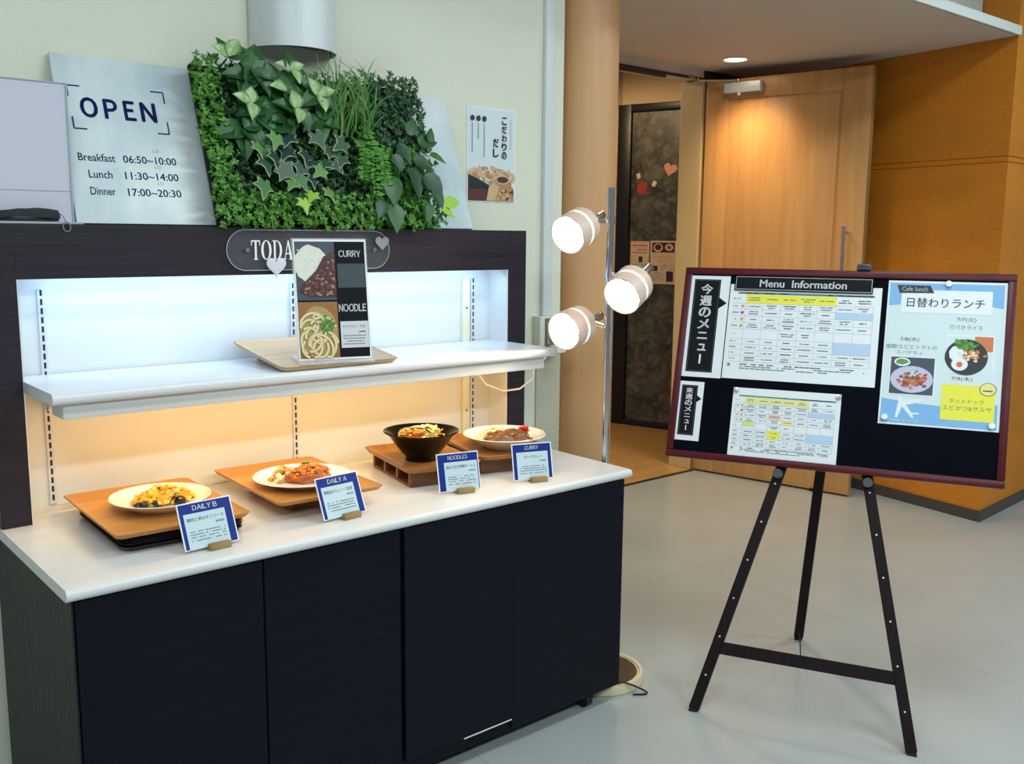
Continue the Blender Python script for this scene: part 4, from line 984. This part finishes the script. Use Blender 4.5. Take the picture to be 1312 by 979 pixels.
for nm, f, t_ in (('l', (.182, -.839), (.5, .44)), ('r', (.852, -.839), (.56, .44))):
    p0, p1 = Vector((f[0], yl, f[1]+.012)), Vector((t_[0], yl, t_[1])); d = (p1-p0).normalized(); s_ = Vector((d.z, 0, -d.x))
    b = MB(); b.beam(p0, p1, s_*.017, (0, .011, 0), 0, .002)
    for k in range(6):
        c = p0+d*(.12+k*.135); b.cyl(c-Vector((0, .0114, 0)), c-Vector((0, .0105, 0)), .0032, n=10, mi=1)
    L = b.build('leg', ['easel', 'std_metal'], es)
    b = MB(); b.beam(p0-d*.012, p0+d*.006, s_*.014, (0, .009, 0)); b.build('rubber_foot', 'rubber', L)
    q = p0+d*((-.023-p0.z)/d.z); b = MB(); b.cyl(q+Vector((0, -.0115, 0)), q+Vector((0, -.050, 0)), .015, n=20); b.build('peg', 'peg', es)
b = MB(); b.beam((.242, yl, -.617), (.797, yl, -.617), (0, 0, .020), (0, .009, 0), 0, .002); b.build('crossbar', 'easel', es)
b = MB(); b.beam((.45, yl, .42), (.61, yl, .42), (0, 0, .022), (0, .010, 0), 0, .002); b.build('head_block', 'easel', es)
inv = (Matrix.Translation(OE) @ RE.to_4x4()).inverted()
ft = inv @ Vector((3.192, 2.005, .014)); tp = Vector((.53, .055, .41)); d = (tp-ft).normalized(); s_ = d.cross(Vector((0, 1, 0))).normalized(); t2 = d.cross(s_)
b = MB(); b.beam(ft, tp, s_*.017, t2*.011, 0, .002); L = b.build('leg', 'easel', es)
b = MB(); b.beam(ft-d*.013, ft+d*.005, s_*.014, t2*.009); b.build('rubber_foot', 'rubber', L)
ch0 = ft+d*.03; mid_ = Vector((.52, yl, -.617)); b = MB(); b.tube([ch0, ch0*.5+mid_*.5+Vector((0, 0, -.045)), mid_], .0025, 6); b.build('chain', 'black', es)
b = MB(); b.box((-.022, -.020, -.014), (.022, .022, .004), 0, .003); b.box((-.022, -.020, -.012), (.022, -.011, .004), 0, .002); b.cyl((-.012, 0, .004), (-.012, 0, .012), .004); b.cyl((.012, 0, .004), (.012, 0, .012), .004)
o = b.build('board_clip', 'clip_grey'); place(o, OE+h*.60+upb*(BH+.0155), mat3=RE); tag(o, 'grey clip on the top rail of the notice board', 'clip')

def sheet(name, label, u0, v0, u1, v1, cat, y0=-.0025, group=None):
    """paper slab in board coordinates, returns MB with the slab as material 0"""
    b = MB(); b.box((0, -.0008, 0), (u1-u0, 0, v1-v0), 0); return b
def put(b, name, mats, u0, v0, label, cat, y0=-.0025, group=None, rot=0):
    o = b.build(name, mats, smooth=False); place(o, OE+h*u0+upb*v0+nb*(-y0), mat3=RE @ Matrix.Rotation(rot, 3, 'Y')); return tag(o, label, cat, group)
# heading strips 今週 / 来週
def strip(u0, v0, w_, h_, bw, body, label, ptop, xs):
    b = MB(); b.box((0, -.0008, 0), (w_, 0, h_), 0); y = -.0012
    x0 = .012*w_/.14; z0, z1 = .018, h_-.013
    b.shape([(x0, z0), (x0+bw, z0), (x0+bw, z1-ptop-.04*xs), (x0+bw+.027*xs, z1-ptop-.02*xs), (x0+bw, z1-ptop), (x0+bw, z1), (x0, z1)], 1, y)
    y -= .0003
    for a_, c_ in (((x0+.004, z0+.004), (x0+bw-.004, z0+.0048)), ((x0+.004, z1-.0048), (x0+bw-.004, z1-.004)), ((x0+.004, z0+.004), (x0+.0048, z1-.004)), ((x0+bw-.0048, z0+.004), (x0+bw-.004, z1-.004))): b.rect(a_[0], a_[1], c_[0], c_[1], 2, y)
    q = bw*.27; b.vtext(body, (x0+q, z0+h_*.07, x0+bw-q, z1-h_*.04), 3, y, .035)
    put(b, 'heading_sheet', ['paper', 'print_black', 'ink_grey', 'white_ink'], u0, v0, label, 'sheet', group='heading sheets on the notice board')
strip(.0245, .285, .137, .366, .093, '今週のメニュー', 'tall black heading sheet at the upper left of the board', .065, 1)
strip(.0245, .060, .084, .208, .056, '来週のメニュー', 'short black heading sheet at the lower left of the board', .035, .6)
# weekly tables
def table(u0, v0, w_, h_, name, label, y0, kind, seed):
    b = MB(); b.box((0, -.0008, 0), (w_, 0, h_), 0); y = -.0012; rr = random.Random(seed); fx = lambda t: t*w_; fz = lambda t: t*h_
    c0, c1 = .115, .955; top = .90 if kind == 0 else .875; cw = (c1-c0)/7
    b.rect(fx(.06), fz(top+.0), fx(c1), fz(top+.018), 6, y)
    b.dashes(fx(c0), fx(c1), fz(top+.009), fz(.012), 1, y-.0003, seed, .5, .01, .03)
    b.rect(fx(c0), fz(top-.10), fx(c0+cw*5.02), fz(top-.005), 4 if kind == 0 else 5, y)
    rows = [top-.10, top-.165, top-.235, top-.305, top-.375, top-.475, top-.535, top-.595, top-.655, top-.72]
    for r_ in rows: b.rect(fx(.03), fz(r_)-.0004, fx(c1), fz(r_)+.0004, 12, y-.0001)
    for k in range(8): b.rect(fx(c0+cw*k)-.0004, fz(rows[-1]), fx(c0+cw*k)+.0004, fz(top-.10), 12, y-.0001)
    b.rect(fx(c0+cw*5.02), fz(rows[2]), fx(c1), fz(rows[1]), 2, y-.0003); b.rect(fx(c0+cw*5.02), fz(rows[7]), fx(c1), fz(rows[5]), 2, y-.0003)
    if kind == 1:
        b.rect(fx(c0+cw*2), fz(rows[7]), fx(c0+cw*3), fz(rows[5]), 4, y-.0003); b.rect(fx(c0), fz(rows[4]-.055), fx(c0+cw*.9), fz(rows[4]+.02), 7, y-.0003); b.rect(fx(c0+cw*3), fz(rows[4]), fx(c0+cw*3.9), fz(rows[3]), 5, y-.0003); b.rect(fx(c0+cw*2), fz(rows[3]), fx(c0+cw*2.9), fz(rows[2]), 9, y-.0003)
    allr = [top-.005]+rows
    for i in range(10):
        z0, z1 = allr[i+1], allr[i]
        for k in range(7):
            if k >= 5 and i in (2, 6, 7): continue
            if i == 5 and k not in (2, 3): continue
            n_ = rr.choice((1, 2)) if z1-z0 > .062 else 1
            for q in range(n_):
                L_ = rr.uniform(.35, .8)*cw; m_ = c0+cw*(k+.5); zz = (z0+z1)/2+(q-(n_-1)/2)*.024
                b.dashes(fx(m_-L_/2), fx(m_+L_/2), fz(zz), fz(.009), 1 if (i == 0 and k > 4 or rr.random() < .15) else 3, y-.0006, rr.randint(0, 9999), .9, .002, .006)
        b.dashes(fx(.03), fx(.075), fz((z0+z1)/2), fz(.010), 3, y-.0003, i+seed, .7, .003, .006)
        if 1 <= i <= 4: b.rect(fx(.088), fz((z0+z1)/2-.014), fx(.106), fz((z0+z1)/2+.014), (8, 10, 8, 8)[i-1], y-.0003)
    for k in range(3): b.dashes(fx(c0), fx(.93 if k < 2 else .7), fz(rows[-1]-.025-.022*k), fz(.009), 1 if k == 0 else 3, y-.0003, k+seed, .8, .004, .02)
    b.rect(fx(.03), fz(rows[-1]-.05), fx(.048), fz(rows[-1]-.02), 11, y-.0003)
    put(b, name, ['paper', 'ink', 'print_blue', 'ink_grey', 'print_yellow', 'print_pale_yellow', 'print_teal', 'print_green', 'print_orange', 'print_peach', 'print_red', 'print_olive', 'print_line'], u0, v0, label, 'sheet', y0, 'weekly menu tables')
table(.165, .288, .498, .335, 'menu_table_sheet', 'large weekly menu table with bright yellow header row at board top', -.0025, 0, 50)
table(.211, .022, .353, .236, 'menu_table_sheet', 'smaller weekly menu table with pale header at board bottom', -.0025, 1, 80)
b = MB(); b.box((0, -.0015, 0), (.455, 0, .053), 0); y = -.0019
for a_ in ((.004, .004, .451, .005), (.004, .048, .451, .049), (.004, .004, .005, .049), (.450, .004, .451, .049)): b.rect(*a_, 1, y)
b.text('Menu  Information', (.085, .013, .372, .040), 1, y, .02)
put(b, 'title_strip', ['print_black', 'white_ink'], .179, .601, 'black title strip reading Menu Information above the large table', 'sign', -.0065)
# cafe lunch poster
pw, ph = .352, .478
b = MB(); b.box((0, -.0008, 0), (pw, 0, ph), 0); y = -.0012
b.rect(.004, .005, pw-.005, ph-.006, 5, y); y -= .0003
b.shape([(.006, ph-.008), (pw-.008, ph-.008), (pw-.008, ph-.085), (pw*.75, ph-.074), (pw*.5, ph-.07), (pw*.25, ph-.074), (.006, ph-.085)], 1, y)
b.shape([(.006, .006), (pw-.008, .006), (pw-.008, .085), (pw*.75, .073), (pw*.5, .07), (pw*.25, .074), (.006, .085)], 1, y)
y -= .0003
b.rect(.042, ph-.107, .311, ph-.030, 0, y); b.shape([(.027, ph-.015), (.127, ph-.015), (.140, ph-.040), (.036, ph-.042)], 7, y-.0004)
b.text('Cafe lunch', (.042, ph-.035, .120, ph-.020), 0, y-.0008, .006); b.text('日替わりランチ', (.060, ph-.088, .290, ph-.056), 2, y-.0004, .004)
b.text('7/7(火)', (.212, .345, .268, .362), 8, y); b.text('ガパオライス', (.192, .322, .288, .336), 9, y)
b.text('7/8(水)', (.048, .273, .105, .290), 8, y); b.text('塩麹!エビとトマトの', (.006, .2495, .160, .2645), 9, y); b.text('スパゲティ', (.040, .2310, .118, .2440), 9, y)
b.text('7/9(木)', (.208, .152, .268, .169), 8, y)
# spaghetti photo
b.rect(.022, .097, .160, .226, 0, y); b.rect(.026, .101, .156, .222, 10, y-.0003); y2 = y-.0006
b.disc((.091, .150), .064, .044, 11, y2); b.disc((.060, .206), .024, .014, 0, y2-.0003, 20, .05); b.disc((.060, .207), .018, .009, 13, y2-.0005, 14, .4)
rr = random.Random(77)
for k in range(80): b.disc((.091+max(-.04, min(.04, rr.gauss(0, .019))), .145+max(-.024, min(.024, rr.gauss(0, .011)))), rr.uniform(.004, .008), rr.uniform(.003, .005), rr.choice((14, 14, 15, 15, 12)), y2-.0006-.00001*k, 7, .7, k)
for k in range(14): b.disc((.091+rr.gauss(0, .009), .165+rr.gauss(0, .008)), .004, .003, rr.choice((13, 0)), y2-.0018, 7, .6, k)
# gapao photo
b.rect(.186, .178, .325, .304, 0, y); b.rect(.190, .182, .321, .300, 5, y-.0003); b.rect(.268, .252, .321, .300, 15, y-.0006)
b.disc((.246, .232), .062, .058, 7, y2-.0003, 40)
b.disc((.222, .242), .026, .026, 0, y2-.0006, 24, .1); 
for k in range(36): b.disc((.240+rr.gauss(0, .014), .268+rr.gauss(0, .008)), .007, .005, rr.choice((13, 16)), y2-.0009-.00001*k, 7, .7, k)
for k in range(40): b.disc((.262+rr.gauss(0, .014), .238+rr.gauss(0, .011)), .006, .004, rr.choice((15, 17)), y2-.0009-.00001*k, 7, .7, k+50)
b.disc((.228, .208), .024, .021, 0, y2-.0016, 24); b.disc((.228, .207), .009, .009, 18, y2-.0019, 18)
# hot dog note
b.rect(.182, .028, .336, .142, 3, y); b.text('ホットドック', (.206, .082, .304, .098), 9, y-.0003); b.text('エビかつ&サルサ', (.188, .060, .328, .076), 9, y-.0003)
b.disc((.314, .132), .024, .021, 2, y-.0006, 28); b.disc((.314, .132), .022, .0195, 4, y-.0009, 28); 
for k in range(3): b.disc((.303+.011*k, .139), .004, .003, 3, y-.0012, 8)
b.dashes(.300, .328, .127, .004, 2, y-.0012, 4, .9, .004, .008)
# aeroplane
b.shape([(.052, .092), (.068, .092), (.078, .070), (.100, .040), (.106, .024), (.098, .026), (.072, .056), (.058, .074)], 0, y)
b.shape([(.058, .082), (.070, .066), (.066, .050), (.056, .022), (.050, .024), (.053, .052)], 0, y-.0001)
b.shape([(.068, .078), (.078, .066), (.098, .070), (.126, .082), (.124, .087), (.094, .084)], 0, y-.0001)
b.shape([(.092, .042), (.100, .036), (.120, .038), (.121, .043)], 0, y-.0001)
b.text('*写真はイメージです', (.030, .010, .120, .019), 0, y-.0003)
put(b, 'lunch_poster', ['paper', 'print_sky', 'ink', 'print_yellow', 'print_pale_yellow', 'paper_pale', 'ink_grey', 'ph_dark', 'print_maroon', 'print_olive', 'ph_bluegrey', 'ph_plate', 'ph_curry2', 'ph_green', 'ph_pasta', 'ph_pasta2', 'ph_green2', 'ph_noodle', 'ph_egg'], .681, .173, 'sky blue lunch poster with food photos at the right of the board', 'poster')
for k, (u, v, lb) in enumerate(((.862, .642, 'round white magnet at the top of the sky blue poster'), (.700, .194, 'round white magnet at the lower left of the sky blue poster'), (1.012, .190, 'round white magnet at the lower right of the sky blue poster'))):
    b = MB(); b.lathe([(0, 0), (.0095, 0), (.0105, .003), (.0095, .007), (0, .0085)], 20, 0, Matrix.Rotation(R(90), 4, 'X'))
    o = b.build('magnet', 'magnet'); place(o, OE+h*u+upb*v+nb*.0075, mat3=RE); tag(o, lb, 'magnet', 'white magnets on the notice board')
for u, v, lb in ((.222, .249, 'clear magnet at the upper left of the smaller table'), (.556, .249, 'clear magnet at the upper right of the smaller table')):
    b = MB(); b.lathe([(0, 0), (.008, 0), (.009, .003), (.008, .006), (0, .007)], 20, 0, Matrix.Rotation(R(90), 4, 'X'))
    o = b.build('magnet', 'heart_silver'); place(o, OE+h*u+upb*v+nb*.0065, mat3=RE); tag(o, lb, 'magnet', 'clear magnets on the notice board')

# ================================================================== papers on the hallway glass
def hall_sheet(u0, z0, w_, h_, name, label, kind):
    b = MB(); b.box((0, -.0008, 0), (w_, 0, h_), 0); y = -.0014; rr = random.Random(kind)
    if kind == 1:
        for k, (z, hh, c) in enumerate(((.90, .03, 2), (.85, .02, 3), (.80, .025, 2), (.73, .02, 2))): b.dashes(w_*.12, w_*.9, h_*z, h_*hh, c, y, k, .85, .01, .04)
        b.rect(w_*.45, h_*.50, w_*.65, h_*.64, 4, y)
        for k in range(6): b.dashes(w_*.1, w_*.85, h_*(.44-.06*k), h_*.014, 1, y, k+9, .6, .008, .03)
        for a_ in ((.02, .02, .98, .03), (.02, .97, .98, .98), (.02, .02, .035, .98), (.965, .02, .98, .98)): b.rect(w_*a_[0], h_*a_[1], w_*a_[2], h_*a_[3], 3, y)
    else:
        b.rect(w_*.06, h_*.73, w_*.88, h_*.96, 5, y); b.disc((w_*.28, h_*.84), w_*.17, h_*.10, 0, y-.0003); b.disc((w_*.28, h_*.85), w_*.12, h_*.07, 5, y-.0006); b.disc((w_*.68, h_*.85), w_*.15, h_*.08, 0, y-.0003); b.disc((w_*.68, h_*.85), w_*.08, h_*.045, 2, y-.0006)
        for k in range(5): b.dashes(w_*.1, w_*.85, h_*(.68-.04*k), h_*.014, 3, y, k+20, .8, .01, .04)
        b.rect(w_*.06, h_*.30, w_*.28, h_*.42, 4, y); b.rect(w_*.6, h_*.06, w_*.85, h_*.30, 4, y)
        for k in range(7): b.dashes(w_*.08, w_*.52, h_*(.26-.03*k), h_*.01, 1, y, k+40, .7, .008, .03); b.dashes(w_*.4, w_*.9, h_*(.46-.02*k), h_*.008, 1, y, k+60, .5, .008, .03)
    o = b.build(name, ['tan_paper', 'ink_grey', 'ph_pasta', 'print_orange', 'print_plum', 'ph_curry'], smooth=False)
    place(o, Vector((5.899, 5.557, 0))+hd*u0+Vector((hd.y, -hd.x, 0))*.0165+Vector((0, 0, z0)), (0, 0, hz)); tag(o, label, 'notice', 'notices on the patterned glass')
hall_sheet(.035+.06, 1.18, .17, .34, 'glass_notice', 'tan notice on the patterned glass, next to its dark frame', 1)
hall_sheet(.275, 1.18, .24, .345, 'glass_notice', 'tan notice with two cup photos on the patterned glass', 2)
def hall_heart(u0, z0, s_, mk, label, rot):
    b = MB(); b.prism(heart(s_) if mk == 'pink_paper' else rrect(s_*.8, s_, s_*.2), 0, .0015, 0, Matrix(((1, 0, 0, 0), (0, 0, -1, 0), (0, 1, 0, 0), (0, 0, 0, 1))))
    o = b.build('paper_heart' if mk == 'pink_paper' else 'paper_cutout', mk, smooth=False); place(o, Vector((5.899, 5.557, 0))+hd*u0+Vector((hd.y, -hd.x, 0))*.0165+Vector((0, 0, z0)), (0, rot, hz)); tag(o, label, 'paper decoration')
hall_heart(.425, 2.085, .115, 'pink_paper', 'pink paper heart on the patterned hallway glass', R(15))
hall_heart(.185, 1.945, .10, 'red_paper', 'red paper cut-out on the patterned hallway glass', R(20))
hall_heart(.29, 1.975, .045, 'tan_paper', 'small tan paper cut-out right of the red one', R(30))
hall_heart(.15, 2.04, .04, 'tan_paper', 'small tan paper cut-out above the red one', R(-20))
